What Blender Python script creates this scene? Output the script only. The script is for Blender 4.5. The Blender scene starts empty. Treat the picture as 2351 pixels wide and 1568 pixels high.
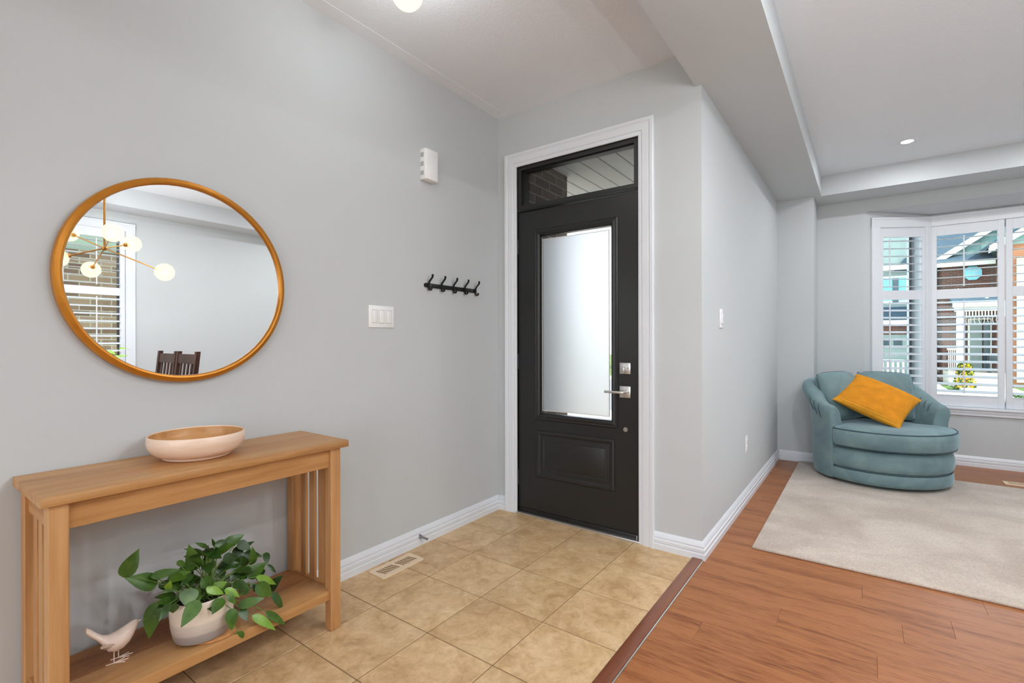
import bpy, bmesh, math, random
from mathutils import Vector, Matrix
PI = math.pi
R = math.radians
random.seed(7)
C = bpy.context.scene.collection
SC = bpy.context.scene

# ------------------------------------------------------------------ camera
F_PX = 1115.0
YAW, PITCH, ROLL = R(36.08), R(-0.04), R(-0.11)
CAM = Vector((0, 0, 1.17))
_fw = Matrix.Rotation(YAW, 3, 'Z') @ Vector((0, math.cos(PITCH), math.sin(PITCH)))
_rt = Matrix.Rotation(YAW, 3, 'Z') @ Vector((1, 0, 0))
_up = _rt.cross(_fw)
_rt, _up = _rt * math.cos(ROLL) + _up * math.sin(ROLL), _up * math.cos(ROLL) - _rt * math.sin(ROLL)
cd = bpy.data.cameras.new('camera')
cd.sensor_width = 36
cd.lens = 36 * F_PX / 2351
cd.clip_start = 0.02
cam = bpy.data.objects.new('camera', cd)
C.objects.link(cam)
m = Matrix((_rt, _up, -_fw)).transposed().to_4x4()
m.translation = CAM
cam.matrix_world = m
SC.camera = cam


def ray(x, y):
    return _fw + _rt * ((x - 1175.5) / F_PX) - _up * ((y - 784) / F_PX)


def at_x(x, y, X):
    d = ray(x, y)
    return CAM + d * ((X - CAM.x) / d.x)


# ------------------------------------------------------------------ light and exposure
SC.view_settings.view_transform = 'Standard'
SC.view_settings.look = 'None'
SC.view_settings.gamma = 1
SC.view_settings.use_curve_mapping = False
SC.view_settings.exposure = 1.43
SC.cycles.use_denoising = True
SC.cycles.max_bounces = 9
SC.cycles.diffuse_bounces = 6
SC.cycles.glossy_bounces = 4
SC.cycles.use_adaptive_sampling = True
SC.cycles.adaptive_threshold = .02
SC.cycles.transparent_max_bounces = 12
SC.cycles.sample_clamp_indirect = 4
SC.cycles.caustics_reflective = False
SC.cycles.caustics_refractive = False

W = bpy.data.worlds.new('world')
SC.world = W
W.use_nodes = True
wn = W.node_tree.nodes
bg = wn['Background']
sky = wn.new('ShaderNodeTexSky')
sky.sky_type = 'HOSEK_WILKIE'
sky.turbidity = 3.0
sky.ground_albedo = 0.4
SUN_EL, SUN_AZ = R(40), R(100)          # azimuth from +Y towards +X
SUN_DIR = Vector((math.sin(SUN_AZ) * math.cos(SUN_EL), math.cos(SUN_AZ) * math.cos(SUN_EL), math.sin(SUN_EL)))
sky.sun_direction = SUN_DIR
hs = wn.new('ShaderNodeHueSaturation')
hs.inputs['Saturation'].default_value = .32
W.node_tree.links.new(sky.outputs[0], hs.inputs['Color'])
W.node_tree.links.new(hs.outputs[0], bg.inputs[0])
bg.inputs[1].default_value = 9.4
sd = bpy.data.lights.new('sun', 'SUN')
sd.energy = 4.4
sd.angle = R(0.6)
sd.color = (1, 0.95, 0.88)
so = bpy.data.objects.new('sun', sd)
C.objects.link(so)
so.rotation_euler = SUN_DIR.to_track_quat('Z', 'Y').to_euler()

ENTRY_W = 4.7      # watts of the bulb in the entry globe
BULB_W = 11.5        # watts of each chandelier bulb
POT_W = 6.5        # watts of one recessed lamp


# ------------------------------------------------------------------ materials
def lin(h):
    if isinstance(h, tuple):
        c = [v / 255 for v in h]
    else:
        c = [int(h[i:i + 2], 16) / 255 for i in (1, 3, 5)]
    return tuple(v / 12.92 if v <= .04045 else ((v + .055) / 1.055) ** 2.4 for v in c) + (1,)


class NT:
    def __init__(s, name):
        s.m = bpy.data.materials.new(name)
        s.m.use_nodes = True
        s.t = s.m.node_tree
        s.b = s.t.nodes['Principled BSDF']
        s.out = s.t.nodes['Material Output']

    def n(s, typ, **kw):
        o = s.t.nodes.new('ShaderNode' + typ)
        for k, v in kw.items():
            if hasattr(o, k):
                setattr(o, k, v)
        return o

    def l(s, a, b):
        s.t.links.new(a, b)

    def pos(s, scale=(1, 1, 1), rnd=0.0, kind='pos'):
        """world position (or object / generated coordinates) scaled, shifted for each object at random"""
        if kind == 'pos':
            p = s.n('NewGeometry').outputs['Position']
        else:
            p = s.n('TexCoord').outputs[kind]
        mp = s.n('Mapping')
        mp.inputs['Scale'].default_value = scale
        s.l(p, mp.inputs['Vector'])
        v = mp.outputs[0]
        if rnd:
            oi = s.n('ObjectInfo')
            mu = s.n('Math', operation='MULTIPLY')
            mu.inputs[1].default_value = rnd
            s.l(oi.outputs['Random'], mu.inputs[0])
            cx = s.n('CombineXYZ')
            for i in range(3):
                s.l(mu.outputs[0], cx.inputs[i])
            ad = s.n('VectorMath', operation='ADD')
            s.l(v, ad.inputs[0])
            s.l(cx.outputs[0], ad.inputs[1])
            v = ad.outputs[0]
        return v

    def noise(s, v, scale, detail=3, rough=.55, dist=0.0):
        o = s.n('TexNoise')
        o.inputs['Scale'].default_value = scale
        o.inputs['Detail'].default_value = detail
        o.inputs['Roughness'].default_value = rough
        o.inputs['Distortion'].default_value = dist
        s.l(v, o.inputs['Vector'])
        return o.outputs['Fac']

    def ramp(s, f, stops):
        o = s.n('ValToRGB')
        e = o.color_ramp.elements
        while len(e) < len(stops):
            e.new(.5)
        for i, (p, c) in enumerate(stops):
            e[i].position = p
            e[i].color = c if len(c) == 4 else c + (1,)
        s.l(f, o.inputs[0])
        return o.outputs[0]

    def mix(s, f, a, b, mode='MIX'):
        o = s.n('Mix', data_type='RGBA', blend_type=mode)
        for k, v in ((0, f), (6, a), (7, b)):
            if hasattr(v, 'is_output'):
                s.l(v, o.inputs[k])
            else:
                o.inputs[k].default_value = v
        return o.outputs[2]

    def bump(s, f, strength=.2, dist=.01):
        o = s.n('Bump')
        o.inputs['Strength'].default_value = strength
        o.inputs['Distance'].default_value = dist
        s.l(f, o.inputs['Height'])
        s.l(o.outputs[0], s.b.inputs['Normal'])

    def base(s, c):
        if hasattr(c, 'is_output'):
            s.l(c, s.b.inputs['Base Color'])
        else:
            s.b.inputs['Base Color'].default_value = c

    def set(s, **kw):
        for k, v in kw.items():
            s.b.inputs[k.replace('_', ' ')].default_value = v


def plain(name, col, rough=.5, metal=0.0, var=0.0, vscale=8, bump=None, rnd=0.0, **kw):
    t = NT(name)
    c = lin(col)
    if var:
        f = t.noise(t.pos(rnd=rnd), vscale, 4)
        d = tuple(max(0, v * (1 - var)) for v in c[:3]) + (1,)
        e = tuple(min(1, v * (1 + var)) for v in c[:3]) + (1,)
        t.base(t.ramp(f, [(.3, d), (.7, e)]))
    else:
        t.base(c)
    t.set(Roughness=rough, Metallic=metal, **kw)
    if bump:
        t.bump(t.noise(t.pos(), bump[0], 4), bump[1], bump[2] if len(bump) > 2 else .004)
    return t.m


def emit(name, col, strength):
    t = NT(name)
    t.base((0, 0, 0, 1))
    t.b.inputs['Emission Color'].default_value = col
    t.b.inputs['Emission Strength'].default_value = strength
    t.set(Roughness=.3)
    return t.m


MT = {}
MT['wall'] = plain('wall_paint', (198, 202, 204), .75, bump=(120, .04, .002))
t = NT('ceiling_stipple')
t.base(lin((236, 240, 245)))
t.set(Roughness=.9)
t.bump(t.noise(t.pos(), 90, 5, .65), .55, .006)
MT['ceiling'] = t.m
MT['ceiling_flat'] = plain('ceiling_flat', (236, 240, 245), .9, bump=(200, .05, .002))
MT['white'] = plain('trim_white', (226, 230, 236), .35, bump=(40, .02, .002))
MT['plastic'] = plain('switch_plastic', (240, 240, 240), .3, bump=(60, .01, .001))
MT['black'] = plain('door_black', (30, 30, 30), .38, bump=(70, .05, .002))
MT['black_dark'] = plain('frame_black', (14, 14, 14), .4, bump=(70, .03, .002))
MT['matte_black'] = plain('hook_black', (16, 15, 15), .35, bump=(200, .05, .001))
MT['chrome'] = plain('satin_chrome', (205, 203, 200), .28, .9, bump=(150, .02, .001))
MT['steel'] = plain('steel', (150, 150, 152), .35, .9, bump=(150, .02, .001))
MT['brass'] = plain('brass', (205, 150, 80), .28, .85, bump=(150, .02, .001))
MT['gold'] = plain('mirror_frame_gold', (196, 128, 40), .33, .55, var=.06, vscale=30)
t = NT('mirror_glass')
t.base((.93, .94, .935, 1))
t.set(Metallic=1.0, Roughness=0.0)
MT['mirror'] = t.m

# oak of the console table: grain along Y
def wood(name, dark, mid, light, axis, rough=.4, seed=0.0, fine=60, coarse=7, contrast=1.0, rnd=9.0, stretch=.06, spec=.5, var=.86):
    t = NT(name)
    sc = [1, 1, 1]
    sc[axis] = stretch
    v = t.pos(tuple(sc), rnd)
    f1 = t.noise(v, coarse, 5, .6, .6)
    f2 = t.noise(v, fine, 4, .6, .2)
    ad = t.n('Math', operation='MULTIPLY_ADD')
    t.l(f2, ad.inputs[0])
    ad.inputs[1].default_value = .45 * contrast
    t.l(f1, ad.inputs[2])
    c = t.ramp(ad.outputs[0], [(.45, lin(dark)), (.68, lin(mid)), (.9, lin(light))])
    oi = t.n('ObjectInfo')
    g = t.ramp(oi.outputs['Random'], [(0, (var, var, var, 1)), (1, (1.0, 1.0, 1.0, 1))])
    t.base(t.mix(1.0, c, g, 'MULTIPLY'))
    t.set(Roughness=rough)
    t.b.inputs['Specular IOR Level'].default_value = spec
    t.bump(f2, .06, .002)
    return t.m


MT['oak_y'] = wood('oak_grain_along_y', (150, 98, 54), (190, 138, 84), (208, 162, 110), 1, .42)
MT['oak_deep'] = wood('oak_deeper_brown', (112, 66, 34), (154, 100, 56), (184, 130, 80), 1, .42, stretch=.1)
MT['oak_z'] = wood('oak_grain_upright', (146, 96, 54), (186, 134, 84), (206, 158, 106), 2, .42)
MT['oak_x'] = wood('oak_grain_along_x', (150, 98, 54), (190, 138, 84), (208, 162, 110), 0, .42)
MT['floor_wood'] = wood('floor_plank', (80, 41, 18), (136, 79, 43), (168, 108, 65), 0, .36, fine=120, coarse=13, contrast=1.6, stretch=.11, spec=.35, var=.95)
MT['threshold'] = wood('threshold_wood', (84, 42, 26), (122, 68, 44), (140, 84, 56), 1, .35)
MT['walnut'] = wood('dining_dark_wood', (34, 18, 14), (58, 32, 26), (80, 48, 38), 2, .35)
# beige stone tile
t = NT('beige_tile')
v = t.pos((1, 1, 1), 37.0)
f = t.noise(v, 5.5, 6, .62, 1.2)
g = t.noise(v, 24, 5, .7, .8)
c1 = t.ramp(f, [(.3, lin((194, 158, 112))), (.5, lin((218, 184, 138))), (.72, lin((232, 202, 160)))])
c2 = t.ramp(g, [(.3, lin((176, 150, 112))), (.62, (1, 1, 1, 1))])
c = t.mix(.45, c1, c2, 'MULTIPLY')
oi = t.n('ObjectInfo')
t.base(t.mix(1.0, c, t.ramp(oi.outputs['Random'], [(0, (.93, .93, .93, 1)), (1, (1, 1, 1, 1))]), 'MULTIPLY'))
t.set(Roughness=.38)
t.bump(g, .05, .002)
MT['tile'] = t.m
MT['grout'] = plain('grout', (134, 108, 76), .9, bump=(300, .2))
# carpet rug
t = NT('rug_pile')
v = t.pos()
f = t.noise(v, 2.2, 3, .5, 1.0)
g = t.noise(v, 95, 4, .85)
h = t.noise(v, 60, 3, .7)
c1 = t.ramp(f, [(.35, lin((196, 178, 163))), (.65, lin((222, 206, 191)))])
c2 = t.ramp(g, [(.3, (.5, .48, .46, 1)), (.6, (1, 1, 1, 1))])
c3 = t.mix(.7, c1, c2, 'MULTIPLY')
t.base(c3)
t.set(Roughness=1.0)
t.b.inputs['Sheen Weight'].default_value = .3
mm = t.n('Math', operation='ADD')
t.l(g, mm.inputs[0])
t.l(h, mm.inputs[1])
t.bump(mm.outputs[0], .7, .006)
MT['rug'] = t.m
# teal velvet
t = NT('teal_velvet')
v = t.pos()
f = t.noise(v, 6, 4, .55, .7)
t.base(t.ramp(f, [(.3, lin((98, 122, 128))), (.55, lin((114, 138, 141))), (.75, lin((128, 149, 149)))]))
t.set(Roughness=.85)
t.b.inputs['Sheen Weight'].default_value = .55
t.b.inputs['Sheen Roughness'].default_value = .4
t.b.inputs['Sheen Tint'].default_value = (.62, .8, .9, 1)
t.bump(t.noise(v, 14, 3), .12, .02)
MT['velvet'] = t.m
MT['velvet_piping'] = plain('velvet_piping', (62, 84, 90), .8, bump=(60, .05))
MT['mustard'] = plain('mustard_rib', (222, 150, 30), .85, var=.12, vscale=14)
t = NT('blush_ceramic')
f = t.noise(t.pos((.6, .6, 6)), 7, 4)
t.base(t.ramp(f, [(.3, lin((226, 196, 172))), (.7, lin((240, 216, 196)))]))
t.set(Roughness=.3)
MT['bowl'] = t.m
MT['bowl_in'] = wood('bowl_inside', (168, 116, 64), (200, 148, 92), (216, 170, 116), 1, .35)
MT['bird'] = plain('bird_ceramic', (238, 218, 204), .18, var=.04, vscale=25, bump=(30, .06, .004))
# pot: cream to grey glaze bands by height
t = NT('pot_glaze')
tc = t.n('NewGeometry')
sx = t.n('SeparateXYZ')
t.l(tc.outputs['Position'], sx.inputs[0])
nz = t.noise(t.pos((1, 1, 1)), 9, 3)
ma = t.n('Math', operation='MULTIPLY_ADD')
t.l(nz, ma.inputs[0])
ma.inputs[1].default_value = .02
t.l(sx.outputs[2], ma.inputs[2])
mr = t.n('MapRange')
mr.inputs['From Min'].default_value = .163
mr.inputs['From Max'].default_value = .325
t.l(ma.outputs[0], mr.inputs[0])
t.base(t.ramp(mr.outputs[0], [(.0, lin((138, 132, 130))), (.30, lin((158, 150, 146))), (.34, lin((192, 180, 170))), (.52, lin((206, 194, 182))), (.58, lin((226, 212, 196))), (1, lin((232, 218, 202)))]))
t.set(Roughness=.3)
MT['pot'] = t.m
MT['cork'] = plain('coaster_wood', (196, 138, 84), .7, var=.2, vscale=60)
MT['soil'] = plain('soil', (46, 32, 24), 1.0, var=.5, vscale=90, bump=(90, .8, .01))


def leafmat(name, c1, c2):
    t = NT(name)
    f = t.noise(t.pos((1, 1, 1), 5), 26, 3)
    t.base(t.ramp(f, [(.3, lin(c1)), (.7, lin(c2))]))
    t.set(Roughness=.32)
    t.b.inputs['Subsurface Weight'].default_value = .05
    t.b.inputs['Subsurface Radius'].default_value = (.004, .008, .002)
    return t.m


MT['leaf'] = leafmat('pothos_leaf', (50, 82, 26), (80, 116, 38))
MT['leaf_dark'] = leafmat('pothos_leaf_dark', (36, 62, 22), (56, 90, 32))
MT['leaf_light'] = leafmat('pothos_leaf_young', (104, 146, 40), (134, 172, 52))
MT['stem'] = plain('plant_stem', (96, 128, 56), .5, var=.1, vscale=60)
# thin opal glass round a bulb: lets the bulb's light out and glows itself
t = NT('lit_opal_globe')
tr = t.n('BsdfTransparent')
tr.inputs[0].default_value = (.34, .34, .34, 1)
em = t.n('Emission')
em.inputs[0].default_value = (1.0, .94, .66, 1)
em.inputs[1].default_value = .36
ad = t.n('AddShader')
t.l(tr.outputs[0], ad.inputs[0])
t.l(em.outputs[0], ad.inputs[1])
t.l(ad.outputs[0], t.out.inputs[0])
MT['globe'] = t.m
MT['pot_lamp'] = emit('pot_lamp', (1, .97, .92, 1), 40)


def glassmat(name, tint, refl=.06, rough=0.0):
    t = NT(name)
    tr = t.n('BsdfTransparent')
    tr.inputs[0].default_value = tint
    gl = t.n('BsdfGlossy')
    gl.inputs['Roughness'].default_value = rough
    fr = t.n('Fresnel')
    fr.inputs[0].default_value = 1.45
    mx = t.n('MixShader')
    t.l(fr.outputs[0], mx.inputs[0])
    t.l(tr.outputs[0], mx.inputs[1])
    t.l(gl.outputs[0], mx.inputs[2])
    t.l(mx.outputs[0], t.out.inputs[0])
    return t.m


MT['glass'] = glassmat('window_glass', (.86, .95, .95, 1))
MT['transom'] = glassmat('dimmed_transom_glass', (.62, .62, .62, 1))  # grey tint dims the porch beyond; its shade is put into the glass
MT['clear'] = glassmat('clear_glass', (.9, .9, .9, 1))
t = NT('frosted_glass')
f = t.noise(t.pos(), 90, 3)
tl = t.n('BsdfTranslucent')
t.l(t.ramp(f, [(.3, (.93, .93, .94, 1)), (.7, (.97, .97, .97, 1))]), tl.inputs[0])
rf = t.n('BsdfRefraction')
rf.inputs['Roughness'].default_value = .65
rf.inputs['IOR'].default_value = 1.3
mx = t.n('MixShader')
mx.inputs[0].default_value = .6
t.l(tl.outputs[0], mx.inputs[1])
t.l(rf.outputs[0], mx.inputs[2])
t.l(mx.outputs[0], t.out.inputs[0])
MT['frost'] = t.m


def brick(name, c1, c2, mortar, ax, bw=.22, bh=.075):
    t = NT(name)
    p = t.n('NewGeometry')
    s = t.n('SeparateXYZ')
    t.l(p.outputs['Position'], s.inputs[0])
    cx = t.n('CombineXYZ')
    t.l(s.outputs[ax], cx.inputs[0])
    t.l(s.outputs[2], cx.inputs[1])
    b = t.n('TexBrick')
    t.l(cx.outputs[0], b.inputs['Vector'])
    b.inputs['Color1'].default_value = lin(c1)
    b.inputs['Color2'].default_value = lin(c2)
    b.inputs['Mortar'].default_value = lin(mortar)
    b.inputs['Scale'].default_value = 1
    b.inputs['Brick Width'].default_value = bw
    b.inputs['Row Height'].default_value = bh
    b.inputs['Mortar Size'].default_value = .006
    b.inputs['Mortar Smooth'].default_value = .1
    t.base(b.outputs['Color'])
    t.set(Roughness=.9)
    t.bump(b.outputs['Fac'], -.5, .01)
    return t.m


MT['brick_x'] = brick('brick_red_brown', (120, 66, 50), (84, 58, 50), (128, 118, 108), 0)
MT['brick_y'] = brick('brick_grey_brown', (112, 92, 78), (72, 54, 46), (140, 130, 116), 1)
MT['brick_n'] = brick('brick_tan_brown', (176, 140, 112), (116, 84, 66), (190, 176, 158), 1)
MT['brick_side'] = brick('brick_orange', (170, 104, 66), (150, 92, 62), (160, 140, 120), 1)
MT['siding'] = plain('board_siding', (128, 156, 150), .7, var=.05, vscale=3)
MT['siding_olive'] = plain('olive_siding', (168, 172, 150), .7, var=.05, vscale=3)
MT['siding_grey'] = plain('grey_siding', (136, 146, 142), .7, var=.05, vscale=3)
t = NT('roof_shingle')
f = t.noise(t.pos((1, 1, 6)), 7, 4)
t.base(t.ramp(f, [(.3, lin((44, 60, 74))), (.7, lin((70, 88, 102)))]))
t.set(Roughness=.9)
MT['shingle'] = t.m
MT['porch_white'] = plain('porch_plank_white', (200, 198, 192), .6, var=.03, vscale=5)
MT['ext_white'] = plain('painted_exterior_white', (222, 217, 205), .6, var=.03, vscale=5)
MT['asphalt'] = plain('asphalt', (120, 124, 128), .95, var=.1, vscale=40)
MT['concrete'] = plain('concrete', (206, 198, 182), .9, var=.08, vscale=12)
MT['grass'] = plain('lawn', (96, 124, 56), 1.0, var=.35, vscale=30, bump=(60, .8, .05))
MT['shade_window'] = plain('far_window_pane', (58, 72, 80), .15, var=.1, vscale=3)
MT['blue_pane'] = plain('blue_pane', (120, 200, 216), .2, var=.08, vscale=6)
MT['flower'] = plain('marigold', (240, 186, 30), .8, var=.15, vscale=30)
MT['bush'] = plain('bush_green', (70, 100, 40), .9, var=.4, vscale=30)
MT['cart'] = plain('dark_cart', (40, 42, 44), .4, var=.1, vscale=9)
MT['vent'] = plain('almond_vent', (232, 208, 178), .45, bump=(80, .02, .001))
MT['vent_dark'] = plain('vent_slot', (142, 114, 80), .8, bump=(80, .05, .001))
MT['gap'] = plain('switch_gap', (188, 188, 188), .8, bump=(80, .05, .001))
MT['slot'] = plain('slot_grey', (120, 120, 120), .8, bump=(80, .05, .001))


# ------------------------------------------------------------------ mesh helpers
def merge(bm, other):
    me = bpy.data.meshes.new('tmp')
    other.to_mesh(me)
    other.free()
    bm.from_mesh(me)
    bpy.data.meshes.remove(me)
    return bm


def box(x0, x1, y0, y1, z0, z1, bev=0.0, seg=2, bm=None):
    b = bmesh.new()
    vs = [b.verts.new(p) for p in ((x0, y0, z0), (x1, y0, z0), (x1, y1, z0), (x0, y1, z0), (x0, y0, z1), (x1, y0, z1), (x1, y1, z1), (x0, y1, z1))]
    for f in ((3, 2, 1, 0), (4, 5, 6, 7), (0, 1, 5, 4), (1, 2, 6, 5), (2, 3, 7, 6), (3, 0, 4, 7)):
        b.faces.new([vs[i] for i in f])
    if bev:
        bmesh.ops.bevel(b, geom=b.edges[:], offset=bev, segments=seg, profile=.5, affect='EDGES')
    if bm is None:
        return b
    return merge(bm, b)


def grid(rows, closed_u=False, closed_v=False, bm=None, cap0=False, cap1=False):
    """rows of points -> quads; closed_u closes each row, closed_v closes the rows"""
    if bm is None:
        bm = bmesh.new()
    vr = [[bm.verts.new(p) for p in r] for r in rows]
    n = len(vr[0])
    M = len(vr)
    for i in range(M if closed_v else M - 1):
        a, b = vr[i], vr[(i + 1) % M]
        for j in range(n if closed_u else n - 1):
            k = (j + 1) % n
            try:
                bm.faces.new((a[j], a[k], b[k], b[j]))
            except ValueError:
                pass
    if cap0:
        bm.faces.new(list(reversed(vr[0])))
    if cap1:
        bm.faces.new(vr[-1])
    return bm


def fixn(bm):
    bmesh.ops.recalc_face_normals(bm, faces=bm.faces[:])
    return bm


def tube(pts, r, n=8, bm=None, caps=True, radii=None):
    pts = [Vector(p) for p in pts]
    rows = []
    ref = None
    for i, p in enumerate(pts):
        a = pts[max(0, i - 1)]
        b = pts[min(len(pts) - 1, i + 1)]
        d = (b - a).normalized()
        if ref is None:
            ref = d.orthogonal().normalized()
        ref = (ref - d * ref.dot(d))
        if ref.length < 1e-6:
            ref = d.orthogonal()
        ref.normalize()
        s = d.cross(ref)
        rr = radii[i] if radii else r
        rows.append([p + (ref * math.cos(2 * PI * k / n) + s * math.sin(2 * PI * k / n)) * rr for k in range(n)])
    b = grid(rows, closed_u=True, cap0=caps, cap1=caps)
    fixn(b)
    return b if bm is None else merge(bm, b)


def lathe(prof, cx, cy, n=32, bm=None, sx=1.0, sy=1.0, rot=0.0):
    """prof: (r, z) from bottom to top, axis poles allowed at r=0"""
    rows = []
    for r, z in prof:
        r = max(r, 1e-5)
        row = []
        for k in range(n):
            a = 2 * PI * k / n
            x, y = r * sx * math.cos(a), r * sy * math.sin(a)
            row.append((cx + x * math.cos(rot) - y * math.sin(rot), cy + x * math.sin(rot) + y * math.cos(rot), z))
        rows.append(row)
    b = grid(rows, closed_u=True)
    bmesh.ops.remove_doubles(b, verts=b.verts[:], dist=3e-5)
    bmesh.ops.holes_fill(b, edges=[e for e in b.edges if e.is_boundary], sides=0)
    fixn(b)
    return b if bm is None else merge(bm, b)


def sphere(c, r, n=24, m=14, sc=(1, 1, 1), bm=None):
    b = bmesh.new()
    bmesh.ops.create_uvsphere(b, u_segments=n, v_segments=m, radius=r)
    for v in b.verts:
        v.co = Vector((v.co.x * sc[0], v.co.y * sc[1], v.co.z * sc[2])) + Vector(c)
    return b if bm is None else merge(bm, b)


def sweep_wall(path, prof):
    """wall moulding: prof points (out, z); out is to the left of the path direction, corners mitred"""
    P = [Vector((p[0], p[1])) for p in path]
    rows = []
    for i, p in enumerate(P):
        d0 = (p - P[i - 1]).normalized() if i else (P[1] - P[0]).normalized()
        d1 = (P[i + 1] - p).normalized() if i < len(P) - 1 else d0
        n0 = Vector((-d0.y, d0.x))
        n1 = Vector((-d1.y, d1.x))
        nn = (n0 + n1)
        nn = nn / max(1e-6, nn.dot(n0))
        rows.append([(p.x + nn.x * o, p.y + nn.y * o, z) for o, z in prof])
    return fixn(grid(rows, closed_u=True, cap0=True, cap1=True))


def sweep_rect(x0, x1, z0, z1, prof, closed=True):
    """moulding round a rectangle in the local x-z plane; prof points (outward, y)"""
    cs = [(x0, z0, -1, -1), (x0, z1, -1, 1), (x1, z1, 1, 1), (x1, z0, 1, -1)]
    if not closed:
        cs[0] = (x0, z0, -1, 0)
        cs[3] = (x1, z0, 1, 0)
    rows = [[(x + sx * o, y, z + sz * o) for o, y in prof] for x, z, sx, sz in cs]
    return fixn(grid(rows, closed_u=True, closed_v=closed, cap0=not closed, cap1=not closed))


def ring_box(x0, x1, z0, z1, ix0, ix1, iz0, iz1, y0, y1):
    b = bmesh.new()
    O = [(x0, z0), (x1, z0), (x1, z1), (x0, z1)]
    I = [(ix0, iz0), (ix1, iz0), (ix1, iz1), (ix0, iz1)]
    V = {}
    for nm, L in (('o', O), ('i', I)):
        for k, (x, z) in enumerate(L):
            for j, y in enumerate((y0, y1)):
                V[nm, k, j] = b.verts.new((x, y, z))
    for k in range(4):
        n = (k + 1) % 4
        b.faces.new((V['o', k, 0], V['o', n, 0], V['i', n, 0], V['i', k, 0]))
        b.faces.new((V['o', k, 1], V['i', k, 1], V['i', n, 1], V['o', n, 1]))
        b.faces.new((V['o', k, 0], V['o', k, 1], V['o', n, 1], V['o', n, 0]))
        b.faces.new((V['i', k, 0], V['i', n, 0], V['i', n, 1], V['i', k, 1]))
    return fixn(b)


def prism(poly, y0, y1, axes='xz'):
    """extrude a polygon given in two axes along the third"""
    b = bmesh.new()

    def P(p, d):
        return {'xz': (p[0], d, p[1]), 'yz': (d, p[0], p[1]), 'xy': (p[0], p[1], d)}[axes]
    A = [b.verts.new(P(p, y0)) for p in poly]
    B = [b.verts.new(P(p, y1)) for p in poly]
    b.faces.new(A)
    b.faces.new(list(reversed(B)))
    n = len(poly)
    for i in range(n):
        b.faces.new((A[i], B[i], B[(i + 1) % n], A[(i + 1) % n]))
    return fixn(b)


def obj(name, bm, mat, parent=None, smooth=35, mw=None):
    """bm in world space (or the space of mw); made local to its parent"""
    if mw is not None:
        bm.transform(mw)
    if parent is not None:
        w = parent.matrix_basis.copy()
        p = parent.parent
        while p is not None:
            w = p.matrix_basis @ w
            p = p.parent
        bm.transform(w.inverted())
    me = bpy.data.meshes.new(name)
    bm.to_mesh(me)
    bm.free()
    me.materials.append(MT[mat] if isinstance(mat, str) else mat)
    if smooth:
        me.polygons.foreach_set('use_smooth', [True] * len(me.polygons))
        me.set_sharp_from_angle(angle=R(smooth))
    o = bpy.data.objects.new(name, me)
    C.objects.link(o)
    if parent is not None:
        o.parent = parent
    return o


def tag(o, label, cat, group=None, kind=None):
    o['label'] = label
    o['category'] = cat
    if group:
        o['group'] = group
    if kind:
        o['kind'] = kind
    return o


def thing(name, label, cat, loc=(0, 0, 0), rz=0.0, group=None, kind=None):
    o = bpy.data.objects.new(name, None)
    o.empty_display_size = .05
    o.location = loc
    o.rotation_euler = (0, 0, rz)
    o.matrix_basis = Matrix.Translation(loc) @ Matrix.Rotation(rz, 4, 'Z')
    C.objects.link(o)
    return tag(o, label, cat, group, kind)


def struct(name, bm, mat, label, cat, smooth=30):
    return tag(obj(name, bm, mat, None, smooth), label, cat, kind='structure')


def copy_tree(o, parent=None):
    c = o.copy()
    C.objects.link(c)
    if parent is not None:
        c.parent = parent
    for ch in list(o.children):
        copy_tree(ch, c)
    return c


# ------------------------------------------------------------------ room shell
XL, YD, XP = -2.085, 2.70, -0.71           # left wall, entrance wall, side wall of the living room
YCOL, YF, XR, YB = 5.44, 5.85, 2.27, -3.2  # column face, far wall, right wall, back wall
ZC, ZB = 2.73, 2.54                        # ceiling, underside of the beams
DX0, DX1, DZ = -1.945, -1.047, 2.372       # door opening

struct('wall_left', box(XL - .15, XL, YB, YD + .15, 0, ZC), 'wall', 'long pale grey wall behind the round mirror and console table', 'wall')
b = bmesh.new()
box(XL, DX0, YD, YD + .15, 0, ZC, bm=b)
box(DX1, XP, YD, YD + .15, 0, ZC, bm=b)
box(DX0, DX1, YD, YD + .15, DZ, ZC, bm=b)
struct('wall_entrance', b, 'wall', 'pale grey wall around the black front door', 'wall')
struct('wall_side', box(XP - .15, XP, YD + .15, YF + .22, 0, ZC), 'wall', 'pale grey wall beside the living room rug, with one switch', 'wall')
b = bmesh.new()
box(XP, -.40, YCOL, YF + .22, 0, ZB, bm=b)
box(-.40, -.013, YF, YF + .22, 0, ZB, bm=b)
box(-.013, 2.06, YF, YF + .10, 2.42, ZB, bm=b)
box(2.06, XR, YF, YF + .22, 0, ZB, bm=b)
struct('wall_far', b, 'wall', 'pale grey far wall with a column and the bay opening', 'wall')
b = bmesh.new()
box(XL - .15, -1.75, YB - .15, YB, 0, ZC, bm=b)
box(1.95, XR + .2, YB - .15, YB, 0, ZC, bm=b)
box(-1.75, 1.95, YB - .15, YB, 2.35, ZC, bm=b)
struct('wall_back', b, 'wall', 'pale grey back wall around the added glazed patio doors', 'wall')
pd = tag(obj('door_2_added', ring_box(-1.75, 1.95, 0, 2.35, -1.69, 1.89, .06, 2.29, YB - .13, YB - .03), 'white'), 'added white framed glazed patio doors in the unseen back wall, for fill daylight', 'door', kind='structure')  # invented out-of-view glazing that lets soft frontal fill daylight in
for x_ in (-.52, .70):
    obj('stile', box(x_ - .035, x_ + .035, YB - .12, YB - .05, .06, 2.29), 'white', pd)
for x_ in (-1.69, -.485, .735):
    obj('pane', box(x_, x_ + 1.155, YB - .09, YB - .085, .06, 2.29), 'clear', pd, 0)
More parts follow.
